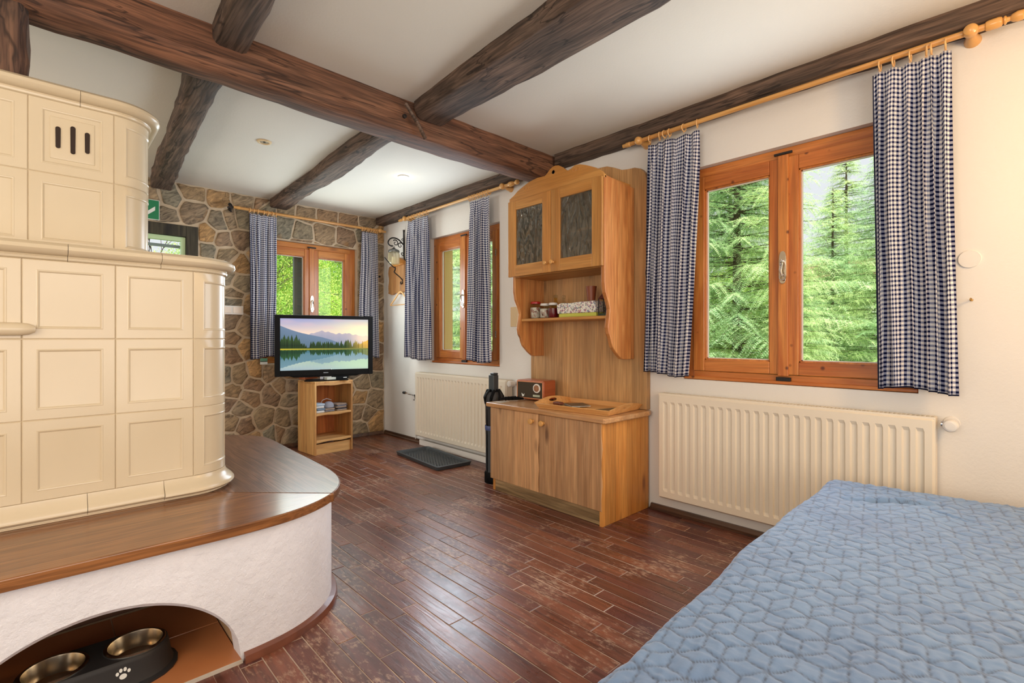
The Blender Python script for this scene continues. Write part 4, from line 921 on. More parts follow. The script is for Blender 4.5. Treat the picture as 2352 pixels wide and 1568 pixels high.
def bottle(x, y, z, r, h, m, label):
    t = thing('bottle', label, 'bottle', (x, y, z))
    b = bm_(); lathe(b, [(0, 0), (r, 0), (r, h * .5), (r * .35, h * .72), (r * .35, h * .86)], (x, y, z), (0, 0, 1), 18); obj('bottle_body', b, m, t, smooth=True)
    b = bm_(); lathe(b, [(r * .42, h * .84), (r * .5, h * .9), (r * .5, h * .97), (0, h)], (x, y, z), (0, 0, 1), 16); obj('stopper', b, M['jar_glass'], t, smooth=True)
oil = glass_mat('oil_glass', (.86, .76, .44, 1), rough=.05)
bottle(2.72, 2.40, SHZ + .001, .034, .175, oil, 'clear oil bottle with a glass stopper standing behind the jars')
bottle(2.70, 2.305, SHZ + .001, .028, .165, M['jar_glass'], 'small clear bottle between the jam jar and the floral box')
t = thing('floral_box', 'long box with a white floral print and a yellow-green base on the open shelf', 'box', (2.66, 2.09, SHZ + .001))
obj('box_base', box(bm_(), 2.60, 1.945, SHZ + .001, 2.72, 2.265, SHZ + .026), M['lime'], t, bevel=.004)
b = bm_(); fl_ = [(2.262 - i * .0166, SHZ + .026 + (.006 if i % 4 == 2 else 0) + (.066 + .004 * math.sin(i)) * 0) for i in range(21)]
prism(b, [(2.275, SHZ + .026), (2.28, SHZ + .09), (2.24, SHZ + .100), (2.16, SHZ + .096), (2.08, SHZ + .101), (2.01, SHZ + .100), (1.96, SHZ + .104), (1.945, SHZ + .06), (1.955, SHZ + .026)], 'x', 2.594, 2.726); obj('box_cover', b, M['floral'], t, bevel=.006)
b = bm_(); lathe(b, [(0, 0), (.026, 0), (.037, .098), (.034, .098), (.024, .006), (0, .006)], (2.66, 2.03, SHZ + .1055), (0, 0, 1), 24)
tag(obj('brown_cup', b, M['brown_cup'], origin=(2.66, 2.03, SHZ + .1055), smooth=True), 'brown tapered cup standing on the floral box', 'cup')
t = thing('small_lantern', 'small dark metal lantern at the right end of the open shelf', 'lantern', (2.62, 1.893, SHZ + .001))
b = bm_(); box(b, 2.59, 1.863, SHZ + .001, 2.65, 1.923, SHZ + .015); obj('lantern_base', b, plain('dark_green_metal', srgb(42, 58, 40), .5), t)
b = bm_()
for dx in (-.027, .027):
    for dy in (-.027, .027): tube(b, [(2.62 + dx, 1.893 + dy, SHZ + .015), (2.62 + dx, 1.893 + dy, SHZ + .11)], .0035, 6)
obj('lantern_post', b, M['iron'], t)
b = bm_(); lathe(b, [(.044, .108), (.010, .150), (.006, .158), (0, .160)], (2.62, 1.893, SHZ + .001), (0, 0, 1), 4); obj('lantern_roof', b, plain('rust_metal', srgb(92, 44, 36), .5), t)
b = bm_(); torus(b, (2.62, 1.893, SHZ + .167), (1, 0, 0), .009, .002, 12, 5); obj('lantern_ring', b, M['iron'], t)

# ------------------------------------------------------------------ on the low cabinet
t = thing('radio', 'brown wooden table radio with dark speaker cloth and a round dial', 'radio', (2.70, 2.58, CT), R(6))
W_, D_, H_ = .262, .15, .150   # local: x = depth to the wall, y = width
b = bm_(); box(b, -D_ / 2, -W_ / 2, .006, D_ / 2, W_ / 2, H_); obj('radio_case', b, M['radio_wood'], t, local=True, bevel=.012, seg=3)
clothm = plain('speaker_cloth', srgb(72, 62, 48), .9, bmp=.9, bscale=400)
b = bm_(); box(b, -D_ / 2 - .0015, -W_ / 2 + .014, .020, -D_ / 2 + .004, W_ / 2 - .014, H_ - .014); obj('speaker_cloth', b, clothm, t, local=True, bevel=.001)
b = bm_()
for q in ((-W_ / 2 + .008, .014, -W_ / 2 + .014, H_ - .008), (W_ / 2 - .014, .014, W_ / 2 - .008, H_ - .008), (-W_ / 2 + .008, .014, W_ / 2 - .008, .020), (-W_ / 2 + .008, H_ - .014, W_ / 2 - .008, H_ - .008)): box(b, -D_ / 2 - .004, q[0], q[1], -D_ / 2 + .004, q[2], q[3])
obj('front_rim', b, plain('radio_rim', srgb(214, 146, 104), .4), t, local=True, bevel=.002)
dl = bm_(); lathe(dl, [(.0, .006), (.026, .006), (.0265, .004), (.033, .004), (.034, .0)], (-D_ / 2 - .001, -.066, .094), (-1, 0, 0), 28); dd = obj('dial', dl, M['white_plastic'], t, local=True, smooth=True)
b = bm_(); lathe(b, [(0, .010), (.022, .009), (.025, .006)], (-D_ / 2 - .001, -.066, .094), (-1, 0, 0), 24); obj('dial_face', b, plain('copper_dial', srgb(176, 122, 84), .4, .3, noise=.5, nscale=60), dd, local=True)
b = bm_(); box(b, -D_ / 2 - .003, -.095, .030, -D_ / 2 + .002, -.03, .046); obj('name_strip', b, plain('radio_strip', srgb(176, 184, 162), .4), t, local=True, bevel=.002)
b = bm_(); prism(b, [(.060, .040), (.078, .052), (.070, .026), (.055, .030), (.05, .05)], 'x', -D_ / 2 - .003, -D_ / 2 + .001); obj('emblem', b, M['sign_white'], t, local=True)
b = bm_()
for dx in (-.06, .06):
    for dy in (-.11, .11): lathe(b, [(0, 0), (.008, 0), (.008, .007)], (dx, dy, 0), (0, 0, 1), 10)
obj('foot', b, M['black'], t, local=True)
# black wrapped nozzle on the counter
b = bm_(); tube(b, [(2.41, 2.665, CT + .020), (2.46, 2.66, CT + .021), (2.53, 2.645, CT + .019), (2.60, 2.615, CT + .013)], [.006, .013, .015, .008], 10)
for q in range(5): torus(b, (2.46 + q * .026, 2.658 - q * .007, CT + .0205), (1, -.2, 0), .0135, .0025, 14, 5)
tt = thing('black_nozzle', 'black elongated nozzle lying on the left end of the counter in front of the radio', 'nozzle', (2.49, 2.655, CT))
obj('nozzle_body', b, M['black'], tt, smooth=True)
obj('paper_slip', prism(bm_(), [(2.37, 2.70), (2.375, 2.625), (2.47, 2.63), (2.46, 2.68)], 'z', CT, CT + .0015), M['paper'], tt)
# serving tray
t = thing('serving_tray', 'light wooden serving tray with handle holes lying on the low cabinet', 'tray', (2.595, 2.01, CT), R(4.5))
TL, TW, th = .26, .185, .008
obj('tray_bottom', box(bm_(), -TW, -TL, 0, TW, TL, .007), M['tray_wood'], t, local=True)
for s in (-1, 1):
    b = bm_(); n0 = [(s * TW, -TL, .004), (s * TW, TL, .004), (s * (TW + .018), TL + .022, .031), (s * (TW + .018), -TL - .022, .031)]
    v = [b.verts.new(p) for p in n0] + [b.verts.new((p[0] - s * .008, p[1], p[2] + .003)) for p in n0]
    for f in ((0, 1, 2, 3), (7, 6, 5, 4), (0, 4, 5, 1), (1, 5, 6, 2), (2, 6, 7, 3), (3, 7, 4, 0)): b.faces.new([v[i] for i in f])
    obj('tray_side', b, M['tray_wood'], t, local=True)
for s in (-1, 1):
    # end board with arched top and a real handle hole, leaning outwards
    outer = [(-TW - .002, 0), (-TW - .020, .031)] + [(-TW - .016 + (TW + .016) * 2 * i / 12, .031 + .026 * math.sin(PI * i / 12)) for i in range(1, 12)] + [(TW + .020, .031), (TW + .002, 0)]
    hole = [(.048 * math.cos(a), .035 + .011 * math.sin(a)) for a in [2 * PI * k / 16 for k in range(16)]]
    b = bm_()
    def mk(p, off): 
        return b.verts.new((p[0], s * (TL + p[1] * .62) + s * off, p[1] + .004))
    for off in (0, .008):
        o_ = [mk(p, off) for p in outer]; h_ = [mk(p, off) for p in hole]
        e = [b.edges.new((o_[i], o_[(i + 1) % len(o_)])) for i in range(len(o_))] + [b.edges.new((h_[i], h_[(i + 1) % 16])) for i in range(16)]
        bmesh.ops.triangle_fill(b, edges=e, use_beauty=True)
        if off == 0: o0, h0 = o_, h_
        else:
            for i in range(len(o_)): b.faces.new((o0[i], o0[(i + 1) % len(o_)], o_[(i + 1) % len(o_)], o_[i]))
            for i in range(16): b.faces.new((h0[i], h0[(i + 1) % 16], h_[(i + 1) % 16], h_[i]))
    obj('tray_end', b, M['tray_wood'], t, local=True)
def booklet(x, y, z, w, l, rz, m, label, nm='magazine', pages=.004):
    t = thing(nm, label, nm, (x, y, z), rz)
    obj('pages', box(bm_(), -w / 2, -l / 2, 0, w / 2, l / 2, pages), M['paper'], t, local=True)
    obj('cover', box(bm_(), -w / 2 - .001, -l / 2 - .001, pages, w / 2 + .001, l / 2 + .001, pages + .0012), m, t, local=True)
booklet(2.57, 2.14, CT + .008, .20, .15, R(28), M['cover_dark'], 'dark photo magazine lying at the left in the wooden tray')
booklet(2.60, 2.10, CT + .0145, .15, .13, R(60), M['cover_dark'], 'open dark brochure on top of the magazine in the tray', 'brochure')
booklet(2.60, 1.84, CT + .008, .24, .11, R(-14), M['cover_green'], 'grey-green leaflet at the right end of the wooden tray', 'leaflet', .002)
b = bm_(); box(b, 2.50, 2.17, CT + .0145, 2.545, 2.235, CT + .034); tag(obj('brown_box', b, plain('brown_leather', srgb(112, 60, 42), .5), origin=(2.52, 2.20, CT + .0145), bevel=.008, seg=3), 'small brown rounded box on the magazine at the left in the tray', 'box')

# ------------------------------------------------------------------ black upright appliance beside the cabinet
ax, ay = 2.50, 2.838
t = thing('handheld_vacuum', 'black upright appliance standing on the floor at the left end of the low cabinet', 'vacuum', (ax, ay, 0))
b = bm_(); lathe(b, [(0, 0), (.062, 0), (.066, .01), (.066, .07), (.060, .09), (.061, .36), (.063, .40)], (ax, ay, 0), (0, 0, 1), 28); obj('lower_tube', b, M['darkgrey'], t, smooth=True)
b = bm_(); lathe(b, [(.068, .0), (.070, .012), (.070, .075), (.064, .085)], (ax, ay, 0), (0, 0, 1), 28); obj('foot_ring', b, M['black'], t, smooth=True)
b = bm_(); lathe(b, [(.065, .400), (.066, .402), (.066, .432), (.064, .435)], (ax, ay, 0), (0, 0, 1), 28); obj('blue_band', b, M['blue_band'], t, smooth=True)
b = bm_(); lathe(b, [(.058, .435), (.061, .45), (.063, .58), (.070, .62), (.070, .66), (.054, .69), (0, .70)], (ax, ay, 0), (0, 0, 1), 24); obj('upper_body', b, M['black_matt'], t, smooth=True)
b = bm_()
for k in range(7):
    a = k * .9; tube(b, [(ax + .063 * math.cos(a), ay + .063 * math.sin(a), .60), (ax + .075 * math.cos(a + .2), ay + .068 * math.sin(a + .2), .65), (ax + .045 * math.cos(a + .5), ay + .045 * math.sin(a + .5), .70), (ax + .01 * math.cos(a), ay + .01 * math.sin(a), .705)], [.008, .013, .012, .006], 8)
obj('gripping_fingers', b, M['black'], t, smooth=True)
b = bm_(); prism(b, [(ax - .026, ay - .030), (ax + .026, ay - .030), (ax + .026, ay + .030), (ax - .026, ay + .030)], 'z', .69, .818); prism(b, [(ax - .026, ay - .030), (ax + .022, ay - .030), (ax + .022, ay + .012), (ax - .026, ay + .012)], 'z', .818, .834); obj('handle', b, M['darkgrey'], t, bevel=.006)
b = bm_(); tube(b, [(ax - .058, ay + .005, .06), (ax - .06, ay + .004, .3), (ax - .058, ay + .003, .56)], .006, 8); obj('side_cable', b, M['black'], t, smooth=True)

# ------------------------------------------------------------------ boot tray
c0, c1, c2 = Vector((2.42, 4.13)), Vector((2.36, 3.35)), Vector((2.72, 3.325))
t = thing('boot_tray', 'dark grey plastic boot tray on the floor in front of the far radiator', 'tray', (2.555, 3.74, .002), math.atan2(-(c0 - c1).x, (c0 - c1).y))
L_, Wd = .385, .175
b = bm_(); rings = []
for (dx, z) in ((-.018, .0), (0, .030), (.014, .034), (.020, .030), (.030, .006)):
    # dx inward offset
    x_, y_ = Wd - dx, L_ - dx; rr = .02; pts = []
    for (sx, sy, a0) in ((1, 1, 0), (-1, 1, 90), (-1, -1, 180), (1, -1, 270)):
        for k in range(4): a = R(a0 + 30 * k); pts.append((sx * (x_ - rr) + rr * math.cos(a), sy * (y_ - rr) + rr * math.sin(a), z))
    rings.append([b.verts.new(p) for p in (pts if dx != -.018 else [(p[0] * .86, p[1] * .93, 0) for p in pts])])
for a, c in zip(rings, rings[1:]):
    for k in range(16): b.faces.new((a[k], a[(k + 1) % 16], c[(k + 1) % 16], c[k]))
b.faces.new(rings[0]); b.faces.new(rings[-1]); obj('tray_shell', b, M['tray_grey'], t, local=True, smooth=True)
b = bm_()
for i in range(-5, 6):
    for j in range(-13, 14):
        lathe(b, [(.008, 0), (.006, .004), (0, .005)], (i * .026 + (.013 if j % 2 else 0), j * .026, .0065), (0, 0, 1), 6)
o = obj('raised_dots', b, M['tray_grey'], t, local=True); o['kind'] = 'stuff'

# ------------------------------------------------------------------ TV stand, TV
t = thing('tv_stand', 'small pine shelf unit with wavy board edges carrying the television', 'shelf', (2.012, 4.785, 0), R(4.4))
SWd, SDp, SH = .195, .175, .688
def wavy(x0, x1, za, zb, amp, n=10, ph=0): return [(x0, zb), (x1, zb)] + [(x1 + (x0 - x1) * i / n, za + amp * math.sin(i * .9 + ph)) for i in range(n + 1)]
obj('side_panel', box(bm_(), -SWd, -SDp, 0, -SWd + .018, SDp, SH - .018), M['stand_wood'], t, local=True, bevel=.003)
obj('side_panel', box(bm_(), SWd - .018, -SDp, 0, SWd, SDp, SH - .018), M['stand_wood'], t, local=True, bevel=.003)
obj('back_panel', box(bm_(), -SWd + .018, SDp - .012, .05, SWd - .018, SDp, SH - .018), M['stand_in'], t, local=True)
obj('top_board', box(bm_(), -SWd, -SDp, SH - .018, SWd, SDp, SH), M['stand_wood'], t, local=True, bevel=.003)
stx = wood('stand_wood_level', srgb(228, 182, 120), srgb(200, 148, 90), 'x', .5, 1.0, .2, streak=.12)
for (z, nm, ph) in ((SH - .03, 'top_rail', 0), (.372, 'shelf', 1), (.120, 'shelf', 2)):
    if nm == 'shelf': obj('shelf', box(bm_(), -SWd + .018, -SDp + .012, z, SWd - .018, SDp - .012, z + .018), stx, t, local=True)
    b = bm_(); prism(b, wavy(-SWd + .018, SWd - .018, z - (.004 if nm == 'shelf' else .008), z + (.0185 if nm == 'shelf' else .012), .004, ph=ph), 'y', -SDp + .001, -SDp + .012); obj('shelf_lip' if nm == 'shelf' else nm, b, stx, t, local=True, bevel=.002)
b = bm_(); prism(b, wavy(-SWd + .018, SWd - .018, .0, .098, .0), 'y', -SDp + .02, -SDp + .035); obj('plinth', b, stx, t, local=True)
def sp(x, y, z):   # point in the stand's frame -> world
    a = R(4.4); return (2.012 + x * math.cos(a) - y * math.sin(a), 4.785 + x * math.sin(a) + y * math.cos(a), z)
# folded textiles on the shelf
def stack(x, y, z0, w, d, specs, rz=4.4):
    z = z0
    for (h, m, lab, cat, dx) in specs:
        o = bpy.data.objects.new; b = bm_(); box(b, -w / 2, -d / 2, 0, w / 2, d / 2, h)
        q = obj('folded_cloth', b, m, origin=None, bevel=min(h * .48, .008), seg=3, smooth=True); q.location = sp(x + dx, y, z); q.rotation_euler = (0, 0, R(rz + dx * 600)); tag(q, lab, 'cloth', 'folded cloths in the television stand'); z += h + .0006
    return z
z_s = .3905
stack(-.125, -.09, z_s, .085, .12, [(.022, M['cloth_white'], 'white folded cloth at the left of the stand shelf, bottom of its pile', 'cloth', 0), (.020, plain('blue_cloth', srgb(112, 132, 152), .9, bmp=.3), 'blue-grey folded cloth at the left of the stand shelf, second from the bottom', 'cloth', .004), (.022, M['cloth_white'], 'white folded cloth at the left of the stand shelf, third from the bottom', 'cloth', -.003), (.022, plain('pale_blue_cloth', srgb(172, 190, 208), .9, bmp=.3), 'pale blue folded cloth on top of the left pile in the stand', 'cloth', .002)])
z_m = stack(-.02, -.07, z_s, .10, .12, [(.016, M['cloth_grey'], 'grey folded cloth under the round cap in the stand', 'cloth', 0), (.016, M['cloth_tan'], 'tan folded cloth directly beneath the round cap in the stand', 'cloth', .002)])
z_r = stack(.10, -.07, z_s, .11, .13, [(.014, M['cloth_tan'], 'tan folded cloth at the bottom of the right pile in the stand', 'cloth', 0), (.013, M['cloth_dark'], 'dark folded cloth in the right pile, second from the bottom', 'cloth', .004), (.014, M['cloth_tan'], 'tan folded cloth in the middle of the right pile in the stand', 'cloth', -.004), (.013, M['cloth_grey'], 'grey folded cloth in the right pile, second from the top', 'cloth', .003), (.013, M['cloth_tan'], 'tan folded cloth on top of the right pile in the stand', 'cloth', -.002)], 8)
ct = thing('cap', 'grey rounded cap lying on the cloths between the two piles in the stand', 'cap', sp(-.01, -.08, z_m + .001), R(4.4))
b = bm_(); lathe(b, [(.0, .060), (.022, .057), (.040, .042), (.047, .022), (.046, .004), (.0, .0)], (0, 0, 0), (0, 0, 1), 20)
bmesh.ops.transform(b, matrix=Matrix.Diagonal((1.1, 1, 1, 1)), verts=b.verts); obj('cap_crown', b, plain('cap_cloth', srgb(150, 152, 164), .8, bmp=.3), ct, local=True, smooth=True)
b = bm_(); tube(b, [(-.045, .02, .02), (-.062, .03, .045), (-.045, .035, .072), (0, .04, .084), (.05, .04, .066)], .003, 6); obj('cap_strap', b, M['cloth_white'], ct, local=True, smooth=True)
# television
P0, P1 = Vector((1.562, 4.859)), Vector((2.423, 4.614)); mid_ = (P0 + P1) / 2; tva = math.atan2((P1 - P0).y, (P1 - P0).x); tvw = (P1 - P0).length
t = thing('television', 'black flat television showing a mountain lake at sunset, standing on the pine shelf unit', 'television', (mid_.x, mid_.y, SH + .001), tva)
z0, z1 = .738 - SH - .001, 1.318 - SH - .001; hw = tvw / 2; bz = .046
b = bm_()
for q in ((-hw, z0, -hw + bz, z1), (hw - bz, z0, hw, z1), (-hw + bz, z1 - .034, hw - bz, z1), (-hw + bz, z0, hw - bz, z0 + .056)): box(b, q[0], -.028, q[1], q[2], .03, q[3])
obj('bezel', b, M['black'], t, local=True, bevel=.004)
b = bm_(); prism(b, [(-hw + .10, z0 + .012), (-hw + .16, z0 - .012), (hw - .16, z0 - .012), (hw - .10, z0 + .012)], 'y', -.024, .03); obj('bottom_lip', b, M['black'], t, local=True, bevel=.004)
obj('back_case', box(bm_(), -hw + .02, .03, z0 + .03, hw - .02, .085, z1 - .03), M['black_matt'], t, local=True, bevel=.02)
obj('logo_bar', box(bm_(), -.022, -.0292, z0 + .024, .022, -.0282, z0 + .030), plain('logo_silver', srgb(150, 154, 160), .4), t, local=True)
# picture
nx, nzp = 320, 186; sx0, sx1, sz0, sz1 = -hw + bz, hw - bz, z0 + .056, z1 - .034
U, Vv = np.meshgrid((np.arange(nx) + .5) / nx, (np.arange(nzp) + .5) / nzp); prs = np.random.RandomState(4)
def lerp(a, b, t): t = np.clip(t, 0, 1)[..., None]; return np.array(a, float) * (1 - t) + np.array(b, float) * t
yy = Vv; img = lerp((246, 216, 196), (164, 166, 204), (yy - .72) / .26)
g_ = np.exp(-(((U - .95) / .40) ** 2 + ((yy - .78) / .24) ** 2)); img = img * (1 - g_[..., None]) + np.array((255, 244, 200)) * g_[..., None]
cl = np.clip(np.sin(U * 9 + yy * 34) * .5 + np.sin(U * 23 - yy * 20) * .3, 0, 1) * (yy > .8); img = img * (1 - .35 * cl[..., None]) + np.array((238, 196, 196)) * .35 * cl[..., None]
wx = U[0]
def ridge(base, parts): return base + sum(a * np.sin(wx * f + p) for a, f, p in parts)
mtn = .66 + .10 * np.exp(-((wx - .46) / .14) ** 2) + .055 * np.exp(-((wx - .74) / .13) ** 2) + .008 * np.sin(wx * 60) + .006 * np.sin(wx * 97 + 1)
hill = .86 - .52 * wx - .02 * np.sin(wx * 9); 
shore = .405
img = np.where((yy < mtn[None, :])[..., None], lerp((186, 176, 188), (150, 156, 178), (mtn[None, :] - yy) / .2), img)
img = np.where((yy < hill[None, :])[..., None], lerp((112, 132, 158), (92, 116, 134), (hill[None, :] - yy) / .3), img)
tree = np.zeros(nx)
for _ in range(150):
    c_, h_ = prs.rand(), prs.uniform(.08, .17); lo = .24 if c_ < .2 else .07
    h_ = h_ * (1.75 if c_ < .22 else (1.0 if c_ < .6 or c_ > .85 else 1.15)); wd_ = h_ * .13
    tree = np.maximum(tree, h_ * np.clip(1 - np.abs(wx - c_) / wd_, 0, 1) ** .8)
tree = np.maximum(tree, .06 + .03 * np.sin(wx * 15)); tree = np.maximum(tree, np.clip((wx - .80) * .9, 0, .24))
tl = shore + tree[None, :]
tc = lerp((18, 34, 22), (52, 74, 40), (yy - shore) / .12 * (.6 + .8 * U)) ; tc = tc * (1 - np.clip((U - .72) / .28, 0, 1)[..., None] * .75) + np.array((214, 160, 84)) * np.clip((U - .72) / .28, 0, 1)[..., None] * .75
tn = .78 + .5 * np.abs(np.sin(wx * 140 + 3 * np.sin(wx * 31)))[None, :] * (.8 + 0 * yy); tc = tc * tn[..., None] + np.array((26, 30, 4)) * np.clip(1 - (yy - shore) / .07, 0, 1)[..., None]
img = np.where(((yy < tl))[..., None], tc, img)
img = np.where((np.abs(yy - shore) < .013)[..., None], lerp((196, 178, 50), (120, 124, 66), U * 1.2), img)
above = img.copy()
wtr = lerp((232, 222, 216), (150, 176, 186), yy / shore); wtr = wtr * (1 - np.exp(-((U - .45) / .22) ** 2 - ((yy - .16) / .07) ** 2)[..., None]) + np.array((120, 150, 162)) * np.exp(-((U - .45) / .22) ** 2 - ((yy - .16) / .07) ** 2)[..., None]
img = np.where((yy < shore - .012)[..., None], wtr, img)
mi = np.clip(((shore + (shore - yy) * 1.25 + .012 * 0 + .006 * np.sin(U * 160)) * nzp).astype(int), 0, nzp - 1); mir = above[mi, np.clip((np.arange(nx)[None, :] + 0 * mi), 0, nx - 1)]
mir = mir * np.array((.72, .86, .84)) + np.array((6, 16, 14)); img = np.where((yy < shore - .012)[..., None], mir * .8 + wtr * .2 * (mir.mean(-1, keepdims=True) > 110) + mir * .2 * (mir.mean(-1, keepdims=True) <= 110), img)
img = img + np.array((90, 60, 14)) * (np.exp(-(((U - .96) / .16) ** 2 + ((yy - .60) / .17) ** 2)) * (yy > shore))[..., None]
img = np.clip(img / 255., 0, 1); lin = np.where(img <= .04045, img / 12.92, ((img + .055) / 1.055) ** 2.4)
gx = np.linspace(sx0, sx1, nx + 1); gz = np.linspace(sz0, sz1, nzp + 1); GX, GZ = np.meshgrid(gx, gz); V = np.stack([GX.ravel(), np.full(GX.size, -.018), GZ.ravel()], 1)
F = [(j * (nx + 1) + i, j * (nx + 1) + i + 1, (j + 1) * (nx + 1) + i + 1, (j + 1) * (nx + 1) + i) for j in range(nzp) for i in range(nx)]
me = bpy.data.meshes.new('screen'); me.from_pydata(V.tolist(), [], F); me.materials.append(M['screen']); ca = me.color_attributes.new('picture', 'FLOAT_COLOR', 'CORNER')
cc = np.ones((nx * nzp, 4, 4), np.float32); cc[:, :, :3] = lin.reshape(-1, 1, 3); ca.data.foreach_set('color', cc.ravel()); so = bpy.data.objects.new('screen', me); C.objects.link(so); so.parent = t
b = bm_(); prism(b, [(-.20, -.10), (.20, -.10), (.17, .10), (-.17, .10)], 'z', .0, .010); obj('stand_foot', b, M['black'], t, local=True, bevel=.003)
obj('stand_neck', box(bm_(), -.055, -.02, .010, .055, .03, z0 + .06), M['chrome'], t, local=True, bevel=.004)
t = thing('set_top_box', 'small black set-top box under the television, at the right of its foot', 'set-top box', sp(.10, -.09, SH + .012), R(4.4))
obj('box_case', box(bm_(), -.07, -.05, 0, .07, .05, .026), M['black'], t, local=True, bevel=.002)
obj('display', box(bm_(), .012, -.0512, .010, .05, -.0502, .016), M['sign_white'], t, local=True)
b = bm_(); box(b, -.045, -.03, 0, .045, .03, .022); o = obj('silver_box', b, plain('silver_plastic', srgb(190, 196, 186), .3), origin=None, bevel=.002); o.location = sp(-.015, -.12, SH + .012); o.rotation_euler = (0, 0, R(4.4)); tag(o, 'small pale box standing left of the set-top box under the television', 'box')
b = bm_(); box(b, -.08, -.04, 0, .08, .04, .028); o = obj('wooden_box', b, M['radio_wood'], origin=None, bevel=.006); o.location = sp(-.125, .10, SH + .0125); o.rotation_euler = (0, 0, R(20)); tag(o, 'reddish wooden box at the left behind the television foot', 'box')
b = bm_(); tube(b, [sp(.15, -.03, SH + .02), sp(.20, -.05, SH + .018), sp(.215, -.04, SH - .01), sp(.20, .0, SH - .05)], .004, 6); tag(obj('power_cable', b, M['black'], origin=sp(.2, 0, SH - .05), smooth=True), 'short black cable looping over the right edge of the pine shelf unit', 'cable')
# ------------------------------------------------------------------ tiled stove
class Path:
    """front line y=yf heading +x up to cx, quarter circle r, then line heading +y. s = x on the front line"""
    def __init__(s_, yf, cx, r): s_.yf, s_.cx, s_.r = yf, cx, r
    def at(s_, s, d):
        if s <= s_.cx: return (s, s_.yf - d)
        a = (s - s_.cx) / s_.r
        if a <= PI / 2: return (s_.cx + (s_.r + d) * math.sin(a), s_.yf + s_.r - (s_.r + d) * math.cos(a))
        e = s - s_.cx - s_.r * PI / 2
        return (s_.cx + s_.r + d, s_.yf + s_.r + e)
    def breaks(s_, s0, s1):
        q = [s0, s1]
        if s1 > s_.cx and s0 < s_.cx + s_.r * PI / 2:
            for k in range(0, 13):
                v = s_.cx + s_.r * PI / 2 * k / 12
                if s0 < v < s1: q.append(v)
        return sorted(q)
def tile(path, s0, s1, z0, z1, parent, inner=True, name='tile', plaque=False, tint=None):
    """raised frame, panel sunk inside a moulded edge; built in (s, depth, z)"""
    g = .0009; s0 += g; s1 -= g; z0 += g; z1 -= g
    lev = [(0, -.010), (0, .0006), (.0022, .0026)]
    if inner:
        mg = .036
        lev += [(mg - .003, .0027), (mg - .001, .0036), (mg + .002, .0030), (mg + .006, -.0006), (mg + .0085, -.0008)]
        if plaque: lev += [(mg + .020, -.0008), (mg + .022, .0015), (mg + .025, .002)]
    bm = bm_(); rings = []
    for (off, d) in lev:
        off_s = off
        a0, a1, b0, b1 = s0 + off_s, s1 - off_s, z0 + off, z1 - off
        N_ = 13
        ss = [a0 + (a1 - a0) * k / N_ for k in range(N_ + 1)]
        pts = [(s, b0) for s in ss] + [(s, b1) for s in ss[::-1]]
        rings.append([bm.verts.new((*path.at(s, d), z)) for s, z in pts])
    for a, b in zip(rings, rings[1:]):
        n = len(a)
        for k in range(n): bm.faces.new((a[k], a[(k + 1) % n], b[(k + 1) % n], b[k]))
    L = rings[-1]; n = len(L)
    for k in range(n // 2 - 1): bm.faces.new((L[k], L[k + 1], L[n - 2 - k], L[n - 1 - k]))
    return obj(name, bm, M['glaze'], parent, smooth=10)
def sweep(path, s0, s1, prof, parent, name, g=.0007, m=None):
    """prof = [(d, z)] swept along the path"""
    s0 += g; s1 -= g; bm = bm_(); ss = path.breaks(s0, s1); rings = []
    for s in ss: rings.append([bm.verts.new((*path.at(s, d), z)) for d, z in prof])
    for a, b in zip(rings, rings[1:]):
        for k in range(len(prof) - 1): bm.faces.new((a[k], a[k + 1], b[k + 1], b[k]))
    bm.faces.new(rings[0]); bm.faces.new(rings[-1][::-1])
    return obj(name, bm, m or M['glaze'], parent, smooth=True)
BZ = .478
st = thing('tiled_stove', 'large cream tiled stove with panelled tiles, rounded corners and a stepped-back upper part', 'stove', (-.3, 2.8, BZ))
LP = Path(2.28, .4265, .14); UP = Path(2.475, .2014, .12)
TWD = .2405
zr_ = [.5555, .826, 1.0965, 1.362]
sc0 = .429
